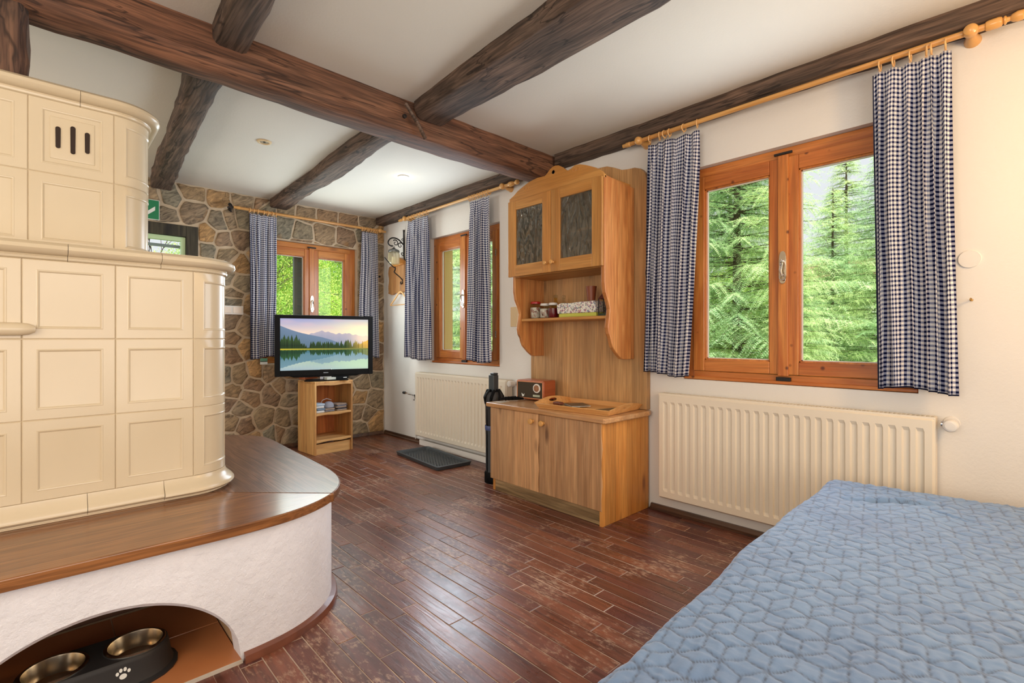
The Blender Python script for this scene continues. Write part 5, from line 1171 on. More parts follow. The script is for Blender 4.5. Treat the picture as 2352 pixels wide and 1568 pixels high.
# cores carry the joints
def core(path, z0, z1, yend, parent):
    ss = path.breaks(-1.35, path.cx + path.r * PI / 2 + (yend - path.yf - path.r)); pts = [path.at(s, -.0020) for s in ss] + [(-1.35, yend)]
    obj('stove_core', prism(bm_(), pts, 'z', z0, z1), M['grout'], parent)
core(LP, BZ + .004, 1.40, 3.30, st); core(UP, 1.40, 2.02, 3.30, st)
end_low = LP.cx + LP.r * PI / 2 + (3.30 - LP.yf - LP.r); end_up = UP.cx + UP.r * PI / 2 + (3.30 - UP.yf - UP.r)
for r_ in range(3):
    for k in range(-8, 5):
        s0 = sc0 + (k - 0) * TWD; s1 = s0 + TWD
        if s1 > end_low: s1 = end_low
        if s1 - s0 > .1: tile(LP, s0, s1, zr_[r_], zr_[r_ + 1], st)
zu = [1.424, 1.703, 1.972]; su0 = .2
for r_ in range(2):
    for k in range(-7, 5):
        s0 = su0 + k * TWD; s1 = s0 + TWD
        if s1 > end_up: s1 = end_up
        if s1 - s0 > .1:
            pl = (r_ == 1 and k == -1)
            o = tile(UP, s0, s1, zu[r_], zu[r_ + 1], st, plaque=pl, name='vent_tile' if pl else 'tile')
            if pl:
                c = (s0 + s1) / 2; zc = (zu[1] + zu[2]) / 2 + .002
                for (dx, hh) in ((-.041, .040), (0, .052), (.041, .040)):
                    for (m, hw_, ex, dep, nm) in ((M['glaze'], .0095, .002, .0035, 'slot_rim'), (M['vent_dark'], .0075, .0, .0042, 'slot_shade')):  # dark plates paint the shade of the openings, no holes are cut
                        pts = []
                        for q in range(16):
                            a = 2 * PI * q / 16; pts.append((c + dx + hw_ * math.cos(a), zc + (hh - .0075 + ex * 0) * (1 if math.sin(a) >= 0 else -1) + hw_ * math.sin(a)))
                        obj(nm, prism(bm_(), pts, 'y', UP.yf - dep, UP.yf + .001), m, o)
# cornices and base mouldings
corn = lambda z, k=1.0: [(-.01, z - .004), (.004, z), (.010, z + .003), (.012, z + .010), (.008, z + .013), (.010, z + .016), (.024, z + .018), (.036, z + .024), (.042, z + .034), (.040, z + .046), (.030, z + .056), (.014, z + .060), (-.02, z + .060)]
for (path, z, first, ln, end) in ((LP, 1.362, .322, .262, end_low), (UP, 1.970, .10, .262, end_up)):
    cuts = [first - ln * k for k in range(6, 0, -1)] + [first]
    last = first + .42
    cuts += [last]
    while cuts[-1] + ln < end: cuts.append(cuts[-1] + ln)
    cuts.append(end)
    for a, b in zip(cuts, cuts[1:]):
        if b - a > .02: sweep(path, a, b, corn(z), st, 'cornice_tile')
core_top = prism(bm_(), [LP.at(s, .02) for s in LP.breaks(-1.35, end_low)] + [(-1.35, 3.30)], 'z', 1.40, 1.4215); obj('ledge_top', core_top, M['glaze'], st)
core_top = prism(bm_(), [UP.at(s, .02) for s in UP.breaks(-1.35, end_up)] + [(-1.35, 3.30)], 'z', 2.005, 2.029); obj('stove_top', core_top, M['glaze'], st)
bprof = [(-.01, .556), (.003, .556), (.005, .548), (.008, .540), (.018, .528), (.030, .518), (.037, .508), (.037, .500), (.030, .493), (.020, .490), (.020, .4855), (-.01, .4855)]
fprof = [(-.01, .556), (.003, .556), (.006, .548), (.009, .520), (.014, .500), (.016, .494), (.012, .490), (-.01, .490)]
cuts = [.332 - .221 * k for k in range(8, 0, -1)] + [.332]
for a, b in zip(cuts, cuts[1:]): sweep(LP, a, b, bprof if False else [(d * (.75 if d > .01 else 1), z) for d, z in bprof], st, 'base_tile')
sweep(LP, .332, .332 + .46, bprof, st, 'base_tile')
c_ = .332 + .46
while c_ < end_low - .05: sweep(LP, c_, min(c_ + .24, end_low), bprof, st, 'base_tile'); c_ += .24
sweep(LP, -1.35, end_low, [(-.01, BZ + .001), (.008, BZ + .001), (.008, .489), (-.01, .489)], st, 'shadow_joint', m=M['grout'])
# half-round rail on the left
b = bm_(); tube(b, [(-1.35, 2.268, 1.129), (-.08, 2.268, 1.129), (-.055, 2.268, 1.129), (-.035, 2.268, 1.129), (-.024, 2.27, 1.129), (-.020, 2.275, 1.129)], [.0215, .0215, .021, .018, .012, .003], 16); obj('ledge_rail', b, M['glaze'], st, smooth=True)

# ------------------------------------------------------------------ stove bench
bt = thing('stove_bench', 'curved plaster bench around the stove with a dark wooden seat and an arched niche', 'bench', (.2, 2.6, 0))
out = smooth_path([(-1.4, 1.835, 0), (-.3, 1.828, 0), (.25, 1.815, 0), (.50, 1.808, 0), (.68, 1.832, 0), (.83, 1.915, 0), (.93, 2.04, 0), (.985, 2.22, 0), (.998, 2.5, 0), (1.005, 2.84, 0), (1.022, 3.22, 0), (1.01, 3.36, 0), (.93, 3.50, 0), (.82, 3.60, 0), (.3, 3.62, 0), (-1.4, 3.62, 0)], 3)
def inset(path, d):
    q = []
    for i, p in enumerate(path):
        a = path[max(0, i - 1)]; b = path[min(len(path) - 1, i + 1)]; t = (b - a).normalized(); q.append(p + Vector((-t.y, t.x, 0)) * d)
    return q
# seat boards: front board grain along x, side board grain along y, mitred
seam0, seam1 = Vector((.44, 2.33)), Vector((.845, 1.925))
fo = [p for p in out if p.x < .845 and p.y < 2.2]; so_ = [p for p in out if not (p.x < .845 and p.y < 2.2) and p.y < 3.615 and not (p.x < .3)]
# split front seat into three boards along x
fr = [(p.x, p.y) for p in fo]
cutx = [-1.4, -.42, .30]
def clipx(poly, x0, x1): return clip(clip(poly, -1, 0, -x0), 1, 0, x1)
fpoly = fr + [(seam1.x, seam1.y), (seam0.x, seam0.y), (-1.4, 2.33)]
obj('seat_board', prism(bm_(), fpoly, 'z', .443, BZ), M['bench_front'], bt, bevel=.007, seg=3)
spoly = [(seam1.x + .0022, seam1.y + .0006)] + [(p.x, p.y) for p in so_ if p.x > .3] + [(.3, 3.615), (.3, 3.25), (.44, 3.25), (seam0.x, seam0.y + .003)]
obj('seat_board', prism(bm_(), spoly, 'z', .443, BZ - .0006), M['bench_side'], bt, bevel=.007, seg=3)
# plaster body with arched niche
base = inset(out, .036)
def arch(x, y):
    if y > 2.0 or x < -.24: return 0
    u = (x - .125) / .362
    return .292 * math.sqrt(max(0, 1 - u * u)) if abs(u) < 1 else 0
dense = []
for a, b in zip(base, base[1:]):
    n = max(1, int((b - a).length / .012)) if (a.y < 2.0 and a.x < .6) else max(1, int((b - a).length / .05))
    dense += [a + (b - a) * k / n for k in range(n)]
dense.append(base[-1]); inn = inset(dense, .085)
bm = bm_(); cols = []
for p, q in zip(dense, inn):
    z = arch(p.x, p.y); rr = .014 if z > 0 else 0
    cols.append([bm.verts.new((p.x, p.y, .4445)), bm.verts.new((p.x, p.y, z + rr * .9)), bm.verts.new((p.x, p.y + (.012 if z > 0 else 0), z)), bm.verts.new((q.x if z == 0 else p.x, q.y, z)), bm.verts.new((q.x if z == 0 else p.x, q.y, .4445))])
for a, b in zip(cols, cols[1:]):
    for k in range(4): bm.faces.new((a[k], b[k], b[k + 1], a[k + 1]))
    bm.faces.new((a[4], b[4], b[0], a[0]))
obj('plaster_body', bm, M['plaster_base'], bt, smooth=True)
# niche: floor tiles, back and side walls
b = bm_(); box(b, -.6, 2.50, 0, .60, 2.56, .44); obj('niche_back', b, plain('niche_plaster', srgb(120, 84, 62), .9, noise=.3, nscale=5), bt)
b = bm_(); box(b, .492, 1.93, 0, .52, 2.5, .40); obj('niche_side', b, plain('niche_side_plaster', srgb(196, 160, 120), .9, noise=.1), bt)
for i in range(4):
    for j in range(2):
        x0 = .49 - .30 * (i + 1); y0 = 1.846 + .31 * j
        obj('floor_tile', box(bm_(), x0 + .002, y0, -.003, x0 + .298, y0 + .306, .010), M['terracotta'], bt, bevel=.002)
b = bm_(); box(b, -.72, 1.838, -.003, .49, 1.845, .0105); obj('tile_edge', b, plain('tile_edge_grout', srgb(200, 190, 176), .8), bt)
b = bm_(); box(b, -.71, 1.85, -.003, .489, 2.49, .004); obj('tile_bed', b, M['grout'], bt)
# curved skirting at the foot
sk = [p for p in base if not (p.x < .50 and p.y < 2.2) and p.y < 3.6 and p.x > .3]; sk_o = [p for p in sk]
sk = [Vector((.495, base[0].y + 0, 0))] + sk; sk[0].y = sk[1].y
oo = inset(sk, -.020); om = inset(sk, -.024)
bm = bm_(); cols = []
for p, q, r_ in zip(sk, oo, om): cols.append([bm.verts.new((p.x, p.y, 0)), bm.verts.new((r_.x, r_.y, 0)), bm.verts.new((r_.x, r_.y, .010)), bm.verts.new((q.x, q.y, .024)), bm.verts.new((p.x, p.y, .030))])
for a, b in zip(cols, cols[1:]):
    for k in range(5): bm.faces.new((a[k], a[(k + 1) % 5], b[(k + 1) % 5], b[k]))
bm.faces.new(cols[0]); bm.faces.new(cols[-1][::-1]); obj('skirting', bm, M['skirt'], bt, smooth=True)

# ------------------------------------------------------------------ pet feeder
fa = R(-2)
FX, FY = .120, 2.035
t = thing('pet_feeder', 'black double pet bowl stand with a white paw print, in the arched niche', 'pet feeder', (FX, FY, .0105), fa)
def stadium(hx, r, n=10):
    p = []
    for k in range(n + 1): a = -PI / 2 + PI * k / n; p.append((hx + r * math.cos(a), r * math.sin(a)))
    for k in range(n + 1): a = PI / 2 + PI * k / n; p.append((-hx + r * math.cos(a), r * math.sin(a)))
    return p
BX = .098; bm = bm_(); rings = []
for (r_, z) in ((.118, 0), (.118, .006), (.106, .012), (.099, .030), (.092, .072), (.089, .082), (.085, .086)):
    rings.append([bm.verts.new((x, y, z)) for x, y in stadium(BX, r_)])
for a, b in zip(rings, rings[1:]):
    for k in range(len(a)): bm.faces.new((a[k], a[(k + 1) % len(a)], b[(k + 1) % len(a)], b[k]))
bm.faces.new(rings[0]); top_ = rings[-1]; ed = [bm.edges.get((top_[k], top_[(k + 1) % len(top_)])) for k in range(len(top_))]
for cx_ in (-.098, .100):
    hv = [bm.verts.new((cx_ + .0745 * math.cos(2 * PI * k / 24), .0745 * math.sin(2 * PI * k / 24), .086)) for k in range(24)]; ed += [bm.edges.new((hv[k], hv[(k + 1) % 24])) for k in range(24)]
bmesh.ops.triangle_fill(bm, edges=ed, use_beauty=True); obj('feeder_body', bm, M['black_matt'], t, local=True, smooth=True)
# paw print on the sloping front
bm = bm_()
def fpt(x, z): 
    k = (z - .030) / .042; return (x, -(.0995 - .007 * k) - .0006, z)
for (cx_, cz_, rx, rz) in ((.062, .043, .0095, .008), (.048, .054, .0042, .0055), (.0565, .0615, .0042, .006), (.067, .062, .0042, .006), (.0765, .055, .0042, .0055)):
    c = bm.verts.new(fpt(cx_, cz_)); rg = [bm.verts.new(fpt(cx_ + rx * math.cos(a), cz_ + rz * math.sin(a))) for a in [2 * PI * k / 12 for k in range(12)]]
    for k in range(12): bm.faces.new((c, rg[k], rg[(k + 1) % 12]))
obj('paw_print', bm, M['sign_white'], t, local=True)
def bowl(x, label):
    ca, sa = math.cos(fa), math.sin(fa); p = (FX + x * ca, FY + x * sa, .0105 + .087)
    o = thing('steel_bowl', label, 'bowl', p, 0, None)
    b = bm_(); lathe(b, [(0, -.052), (.056, -.052), (.064, -.047), (.072, .0), (.073, .004), (.079, .005), (.083, .002), (.083, -.001), (.0755, .0015)], p, (0, 0, 1), 40); obj('bowl_shell', b, M['steel'], o, smooth=True)
    b = bm_(); torus(b, (p[0], p[1], p[2] - .002), (0, 0, 1), .084, .0028, 36, 6); obj('rubber_ring', b, M['black_matt'], o, smooth=True)
bowl(-.098, 'stainless steel bowl at the left side of the black feeder stand')
bowl(.100, 'stainless steel bowl at the right side of the black feeder stand, above the paw print')

# ------------------------------------------------------------------ bed
bd = thing('bed', 'bed covered with a blue-grey quilted bedspread in the near right corner', 'bed', (1.0, -.4, 0))
obj('mattress', box(bm_(), -.55, -1.35, .20, 2.50, .50, .465), M['mattress'], bd, bevel=.03, seg=3)
obj('bed_frame', box(bm_(), -.55, -1.35, .08, 2.50, .48, .20), M['oak_plinth'], bd, bevel=.005)
for (x_, y_) in ((-.5, -1.3), (-.5, .42), (2.42, -1.3), (2.42, .42)): obj('bed_leg', box(bm_(), x_, y_, 0, x_ + .05, y_ + .05, .08), M['oak_plinth'], bd)
# quilt: fine grid over the bed with stitched rhombus relief
q0x, q1x, q0y, q1y = .35, 2.60, -.85, .555; st_ = .0042
qx = np.arange(q0x, q1x + .07, st_); qy = np.arange(q0y, q1y + .22, st_); QX, QY = np.meshgrid(qx, qy)
rs = np.random.RandomState(5)
def vnoise(X, Y, f, seed):
    r_ = np.random.RandomState(seed); g = r_.rand(64, 64); x = X * f + 100; y = Y * f + 100; xi = np.floor(x).astype(int); yi = np.floor(y).astype(int); fx = x - xi; fy = y - yi; fx = fx * fx * (3 - 2 * fx); fy = fy * fy * (3 - 2 * fy)
    a = g[yi % 64, xi % 64]; b = g[yi % 64, (xi + 1) % 64]; c = g[(yi + 1) % 64, xi % 64]; d = g[(yi + 1) % 64, (xi + 1) % 64]
    return (a * (1 - fx) + b * fx) * (1 - fy) + (c * (1 - fx) + d * fx) * fy
S = .050
def rhomb_dist(X, Y):
    h = S * math.sqrt(3)   # hex centre spacing for edge S
    best = np.full(X.shape, 9.); cxs = np.zeros(X.shape); cys = np.zeros(X.shape)
    r0 = np.round(Y / (1.5 * S))
    for dr in (-1, 0, 1):
        rr = r0 + dr; offx = (np.mod(rr, 2)) * h / 2; cc = np.round((X - offx) / h)
        cx_ = cc * h + offx; cy_ = rr * 1.5 * S; d = (X - cx_) ** 2 + (Y - cy_) ** 2; m_ = d < best; best = np.where(m_, d, best); cxs = np.where(m_, cx_, cxs); cys = np.where(m_, cy_, cys)
    lx, ly = X - cxs, Y - cys; e = S * math.sqrt(3) / 2
    dh = np.full(X.shape, 9.)
    for k in range(6): a = PI / 3 * k; dh = np.minimum(dh, e - (lx * math.cos(a) + ly * math.sin(a)))
    ds = np.full(X.shape, 9.)
    for k in range(3):
        a = PI / 2 + 2 * PI / 3 * k; ux, uy = math.cos(a), math.sin(a); t = np.clip(lx * ux + ly * uy, 0, S); ds = np.minimum(ds, np.hypot(lx - t * ux, ly - t * uy))
    return np.minimum(np.abs(dh), ds)
wX = QX + .014 * (vnoise(QX, QY, 3, 1) - .5) + .003 * (vnoise(QX, QY, 14, 2) - .5); wY = QY + .014 * (vnoise(QX, QY, 3.3, 3) - .5) + .003 * (vnoise(QX, QY, 13, 4) - .5)
ca_, sa_ = math.cos(.25), math.sin(.25)
RD = rhomb_dist((wX * ca_ - wY * sa_) * .92, (wX * sa_ + wY * ca_) * 1.18)
puff = .0030 * (1 - np.exp(-(RD / .0042) ** 1.2))
wr = .006 * (vnoise(QX * 1, QY * 3, 5, 6) - .5) + .0028 * (vnoise(QX * 2.2, QY * 9, 6, 7) - .5) * 2 + .0016 * (vnoise(QX * 18, QY * 6, 5, 8) - .5) * 2 + .0017 * (vnoise(QX * 9 + QY * 4, QY * 34 - QX * 8, 2.4, 12) - .5) * 2
big = .014 * (vnoise(QX, QY, 1.6, 9) - .5)
# a few sharp creases
def crease(x0, y0, x1, y1, w, h):
    dx, dy = x1 - x0, y1 - y0; L2 = dx * dx + dy * dy; t = np.clip(((QX - x0) * dx + (QY - y0) * dy) / L2, 0, 1); d = np.hypot(QX - x0 - t * dx, QY - y0 - t * dy)
    return h * np.exp(-(d / w) ** 2) * np.sin(PI * np.clip(t, .04, .96))
cz = -crease(2.20, .50, 2.38, .22, .010, .014) + crease(2.23, .50, 2.42, .20, .013, .012) - crease(2.32, .30, 2.22, .10, .009, .012) + crease(1.2, -.02, 1.45, -.08, .012, .014) - crease(1.18, .0, 1.40, -.06, .007, .008) + crease(2.0, -.02, 1.75, -.2, .02, .012) - crease(2.35, -.03, 2.2, -.15, .01, .012)
top = .492 + puff + wr + big + cz
edge_y = .552 + .006 * np.sin(QX * 5) + .004 * np.sin(QX * 13 + 1) + .056 * np.clip((QX - .9) / 1.4, 0, 1); over = QY - edge_y
rad = .03
def roll(u):   # beyond the edge the cloth turns down
    a = np.clip(u / rad, 0, PI / 2); h = np.where(u > 0, np.where(u < rad * PI / 2, rad * np.sin(a), rad + 0 * u), u); dz = np.where(u > 0, np.where(u < rad * PI / 2, rad * (1 - np.cos(a)), rad + (u - rad * PI / 2)), 0)
    return h, dz
hy, dzy = roll(over + rad); PY = edge_y - rad + hy
edge_x = 2.515 + .07 * np.clip((.55 - QY) / .55, 0, 1.4); hx, dzx = roll(QX - edge_x + rad); PX = np.where(QX > edge_x - rad, edge_x - rad + hx, QX)
PZ = top - dzy - dzx + 0 * QX
PY = PY + np.where(over > 0, .012 * np.sin(QX * 22) * np.clip(over / .1, 0, 1), 0)
ny_, nx_ = QX.shape; V = np.stack([PX.ravel(), PY.ravel(), PZ.ravel()], 1) - np.array(wloc(bd))
idx = np.arange(ny_ * nx_).reshape(ny_, nx_); F = np.stack([idx[:-1, :-1].ravel(), idx[:-1, 1:].ravel(), idx[1:, 1:].ravel(), idx[1:, :-1].ravel()], 1)
def np_mesh(name, V, F, m, smooth=True):
    me = bpy.data.meshes.new(name); k = F.shape[1]; me.vertices.add(len(V)); me.vertices.foreach_set('co', V.astype(np.float32).ravel()); me.loops.add(F.size); me.loops.foreach_set('vertex_index', F.astype(np.int32).ravel())
    me.polygons.add(len(F)); me.polygons.foreach_set('loop_start', np.arange(0, F.size, k, dtype=np.int32)); me.polygons.foreach_set('loop_total', np.full(len(F), k, np.int32)) if False else None
    if smooth: me.polygons.foreach_set('use_smooth', np.ones(len(F), bool))
    me.update(calc_edges=True); me.validate(); me.materials.append(m); return me
me = np_mesh('bedspread', V, F, M['quilt']); at = me.attributes.new('seam_shade', 'FLOAT', 'POINT'); at.data.foreach_set('value', (np.exp(-(RD / .0024) ** 2) * .85 * (.55 + .45 * (np.sin(QX * 900 + QY * 700) > -.3))).ravel().astype(np.float32))
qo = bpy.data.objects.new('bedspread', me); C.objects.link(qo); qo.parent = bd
# rest of the bedspread, out of view
b = bm_(); box(b, -.58, -1.38, .30, .36, .552, .490); box(b, .36, -1.38, .30, 2.54, -.84, .490); obj('bedspread_rest', b, M['quilt'], bd, bevel=.02, seg=3)

# ------------------------------------------------------------------ small things on the walls
b = bm_(); lathe(b, [(.0, .007), (.036, .0065), (.038, .004), (.038, 0)], (XR, .182, 1.437), (-1, 0, 0), 32); tag(obj('cover_plate', b, M['wall'], origin=(XR, .182, 1.437), smooth=True), 'round wall-coloured cover plate right of the right curtain', 'cover plate')
b = bm_(); lathe(b, [(.0, .008), (.036, .0075), (.039, .004), (.039, 0)], (XR, 3.045, 1.735), (-1, 0, 0), 32); tag(obj('cover_plate', b, M['wall'], origin=(XR, 3.045, 1.735), smooth=True), 'round cover plate half hidden by the left side of the wall cabinet', 'cover plate')
t = thing('wall_hook', 'small brass hook screwed in the wall right of the right curtain', 'hook', (XR, .176, 1.262))
b = bm_(); tube(b, [(XR, .176, 1.262), (XR - .03, .176, 1.262)], .0025, 8); torus(b, (XR - .036, .176, 1.262), (.3, 1, 0), .006, .002, 14, 6); lathe(b, [(.006, 0), (.005, .003), (0, .004)], (XR, .176, 1.262), (-1, 0, 0), 12); obj('hook_shape', b, M['brass'], t, smooth=True)
tag(obj('wall_plate', box(bm_(), XR - .012, 2.90, 1.195, XR - .001, 3.03, 1.36), M['card'], origin=(XR, 2.965, 1.277), bevel=.003), 'square tan plate on the wall just left of the wall cabinet', 'plate')
# light switches on the stone wall
t = thing('light_switch', 'white double light switch on the stone wall right of the stove', 'switch', (1.28, YS - .03, 1.36))
obj('switch_frame', box(bm_(), 1.185, YS - .036, 1.32, 1.375, YS - .018, 1.402), M['white_plastic'], t, bevel=.003)
for x0 in (1.20, 1.288): obj('switch_rocker', box(bm_(), x0, YS - .041, 1.334, x0 + .07, YS - .034, 1.389), plain('rocker', srgb(236, 222, 208), .35), t, bevel=.002)
# exit sign
t = thing('exit_sign', 'green exit sign with a white arrow on the stone wall above the dark door', 'sign', (.64, YS - .03, 2.20))
obj('sign_plate', box(bm_(), .555, YS - .034, 2.108, .722, YS - .028, 2.278), M['sign_white'], t, bevel=.001)
obj('sign_face', box(bm_(), .560, YS - .0355, 2.113, .717, YS - .0338, 2.273), M['exit_green'], t)
b = bm_(); ax_ = .628; prism(b, [(ax_, 2.135), (ax_ + .062, 2.188), (ax_ + .062, 2.222), (ax_ + .012, 2.178), (ax_ + .012, 2.255), (ax_ - .012, 2.255), (ax_ - .012, 2.178), (ax_ - .062, 2.222), (ax_ - .062, 2.188)], 'y', YS - .0368, YS - .0354); obj('arrow', b, M['sign_white'], t)
# small green and white tag under the left back curtain
t = thing('small_tag', 'small green and white label hanging below the left curtain of the stone wall window', 'label', (1.54, 5.10, .876))
obj('label_card', box(bm_(), 1.508, 5.098, .846, 1.573, 5.101, .905), M['sign_white'], t); obj('green_band', box(bm_(), 1.508, 5.0970, .880, 1.573, 5.0979, .905), plain('pale_green', srgb(110, 172, 142), .5), t); obj('dark_band', box(bm_(), 1.508, 5.0965, .870, 1.573, 5.0977, .879), plain('deep_green', srgb(20, 70, 52), .5), t)
b = bm_(); lathe(b, [(0, 0), (.012, 0), (.010, .012), (0, .014)], (2.80, YS - .02, 1.805), (0, -1, 0), 12); tag(obj('curtain_hook', b, M['iron'], origin=(2.80, YS - .02, 1.805), smooth=True), 'tiny black hook on the stone wall beside the right back curtain', 'hook')

# ------------------------------------------------------------------ plaque, iron hooks, lantern, hanger
t = thing('wooden_plaque', 'wavy-edged wooden plaque on the wall between the corner and the small window', 'plaque', (XR, 4.84, 1.59))
pl = []
for i in range(12): pl.append((4.68 + .36 * i / 11, 1.592 + .010 * math.sin(i * 1.3)))
for i in range(10): pl.append((5.032 + .008 * math.sin(i * 1.1), 1.60 + .29 * (i + 1) / 10))
for i in range(9): pl.append((5.02 - .33 * i / 8, 1.905 + .008 * math.sin(i)))
obj('plaque_board', prism(bm_(), pl, 'x', XR - .028, XR - .001), wood('plaque_wood', srgb(190, 138, 84), srgb(160, 106, 56), 'z', .5, 1.2, .5, streak=.25), t, bevel=.005)
b = bm_(); prism(b, [(4.68, 1.90), (4.90, 1.895), (4.93, 1.915), (4.86, 1.97), (4.78, 1.985), (4.70, 1.95)], 'x', XR - .05, XR - .004); obj('plaque_block', b, M['oak_side'], t, bevel=.01)
YH = 4.727
t = thing('iron_bracket', 'black wrought iron wall bracket with scrolls holding a glass lantern', 'bracket', (XR, YH, 1.98))
b = bm_(); tube(b, [(XR - .012, YH, 2.28), (XR - .014, YH, 2.25), (XR - .012, YH, 2.15), (XR - .012, YH, 2.0), (XR - .012, YH - .01, 1.96), (XR - .01, YH - .08, 1.92)], [.012, .008, .010, .008, .007, .005], 8); obj('bracket_bar', b, M['iron'], t, smooth=True)
def P2(u, v, y=YH):  # helper: point in the bracket plane
    return None
b = bm_(); arc = [(XR - .02, YH, 2.12), (2.80, YH, 2.165), (2.75, YH, 2.18), (2.70, YH, 2.172), (2.665, YH, 2.135), (2.668, YH, 2.10), (2.70, YH, 2.085), (2.72, YH, 2.09)]
tube(b, [tuple(p) for p in smooth_path(arc, 2)], .0075, 8); obj('scroll_arm', b, M['iron'], t, smooth=True)
def spiral(b, cx_, cz_, r0, r1, a0, turns, rr):
    pts = []
    for k in range(22): q = k / 21; a = a0 + turns * 2 * PI * q; r_ = r0 + (r1 - r0) * q; pts.append((cx_ + r_ * math.cos(a), YH, cz_ + r_ * math.sin(a)))
    tube(b, pts, [rr * (1 - .5 * k / 21) for k in range(22)], 7)
b = bm_(); spiral(b, 2.755, 2.125, .035, .008, 2.4, -1.2, .006); spiral(b, 2.812, 2.105, .030, .006, 1.2, 1.1, .006); spiral(b, XR - .03, 2.02, .022, .006, .6, -1.1, .006); spiral(b, XR - .03, 2.17, .016, .005, -1, 1.1, .005); obj('scroll', b, M['iron'], t, smooth=True)
t = thing('hanging_lantern', 'glass jar lantern with a metal lid hanging from the black iron bracket', 'lantern', (2.735, YH, 1.90))
b = bm_(); lathe(b, [(0, 1.895), (.052, 1.895), (.060, 1.905), (.062, 1.99), (.055, 2.015), (.045, 2.03)], (2.735, YH, 0), (0, 0, 1), 24); obj('lantern_glass', b, M['lantern_glass'], t, smooth=True)
b = bm_(); lathe(b, [(.058, 2.022), (.060, 2.03), (.056, 2.045), (.018, 2.062), (.008, 2.075), (0, 2.076)], (2.735, YH, 0), (0, 0, 1), 20); torus(b, (2.735, YH, 2.082), (0, 1, 0), .010, .002, 12, 5); obj('lantern_lid', b, plain('zinc', srgb(120, 122, 120), .35, .8), t, smooth=True)
b = bm_(); lathe(b, [(0, 1.90), (.024, 1.90), (.024, 1.97), (0, 1.972)], (2.735, YH, 0), (0, 0, 1), 16); obj('candle', b, plain('candle_wax', srgb(240, 232, 206), .5, emit=(1, .9, .6, 1), es=.25), t, smooth=True)
t = thing('iron_hook', 'black iron coat hook with a curled end in front of the wooden plaque', 'hook', (XR - .03, YH, 1.70))
b = bm_(); tube(b, [tuple(p) for p in smooth_path([(2.625, YH, 1.955), (2.68, YH, 1.90), (2.735, YH, 1.858), (2.755, YH, 1.862), (2.75, YH, 1.83), (2.735, YH, 1.815), (2.75, YH, 1.80), (2.79, YH, 1.775), (2.842, YH, 1.735), (2.842, YH, 1.70), (2.825, YH, 1.685), (2.815, YH, 1.70), (2.825, YH, 1.715)], 2)], .006, 8); tube(b, [(2.842, YH, 1.735), (XR - .026, YH, 1.735)], .006, 8); obj('hook_bar', b, M['iron'], t, smooth=True)
hx = 2.815
t = thing('coat_hanger', 'wooden coat hanger hanging from the iron hook', 'hanger', (hx, YH, 1.675))
b = bm_(); tube(b, [(hx, YH - .008, 1.668), (hx, YH - .012, 1.678), (hx, YH, 1.688), (hx, YH + .012, 1.678), (hx, YH + .004, 1.66), (hx, YH, 1.645), (hx, YH, 1.615)], .0022, 7); obj('hanger_hook', b, M['chrome'], t, smooth=True)
b = bm_(); tube(b, [tuple(p) for p in smooth_path([(hx, YH + .21, 1.468), (hx, YH + .10, 1.54), (hx, YH, 1.622), (hx, YH - .10, 1.54), (hx, YH - .21, 1.468)], 2)], .009, 8); obj('hanger_shoulders', b, M['ring'], t, smooth=True)
b = bm_(); tube(b, [(hx, YH + .205, 1.462), (hx, YH - .205, 1.462)], .005, 8); obj('hanger_bar', b, M['knob'], t, smooth=True)

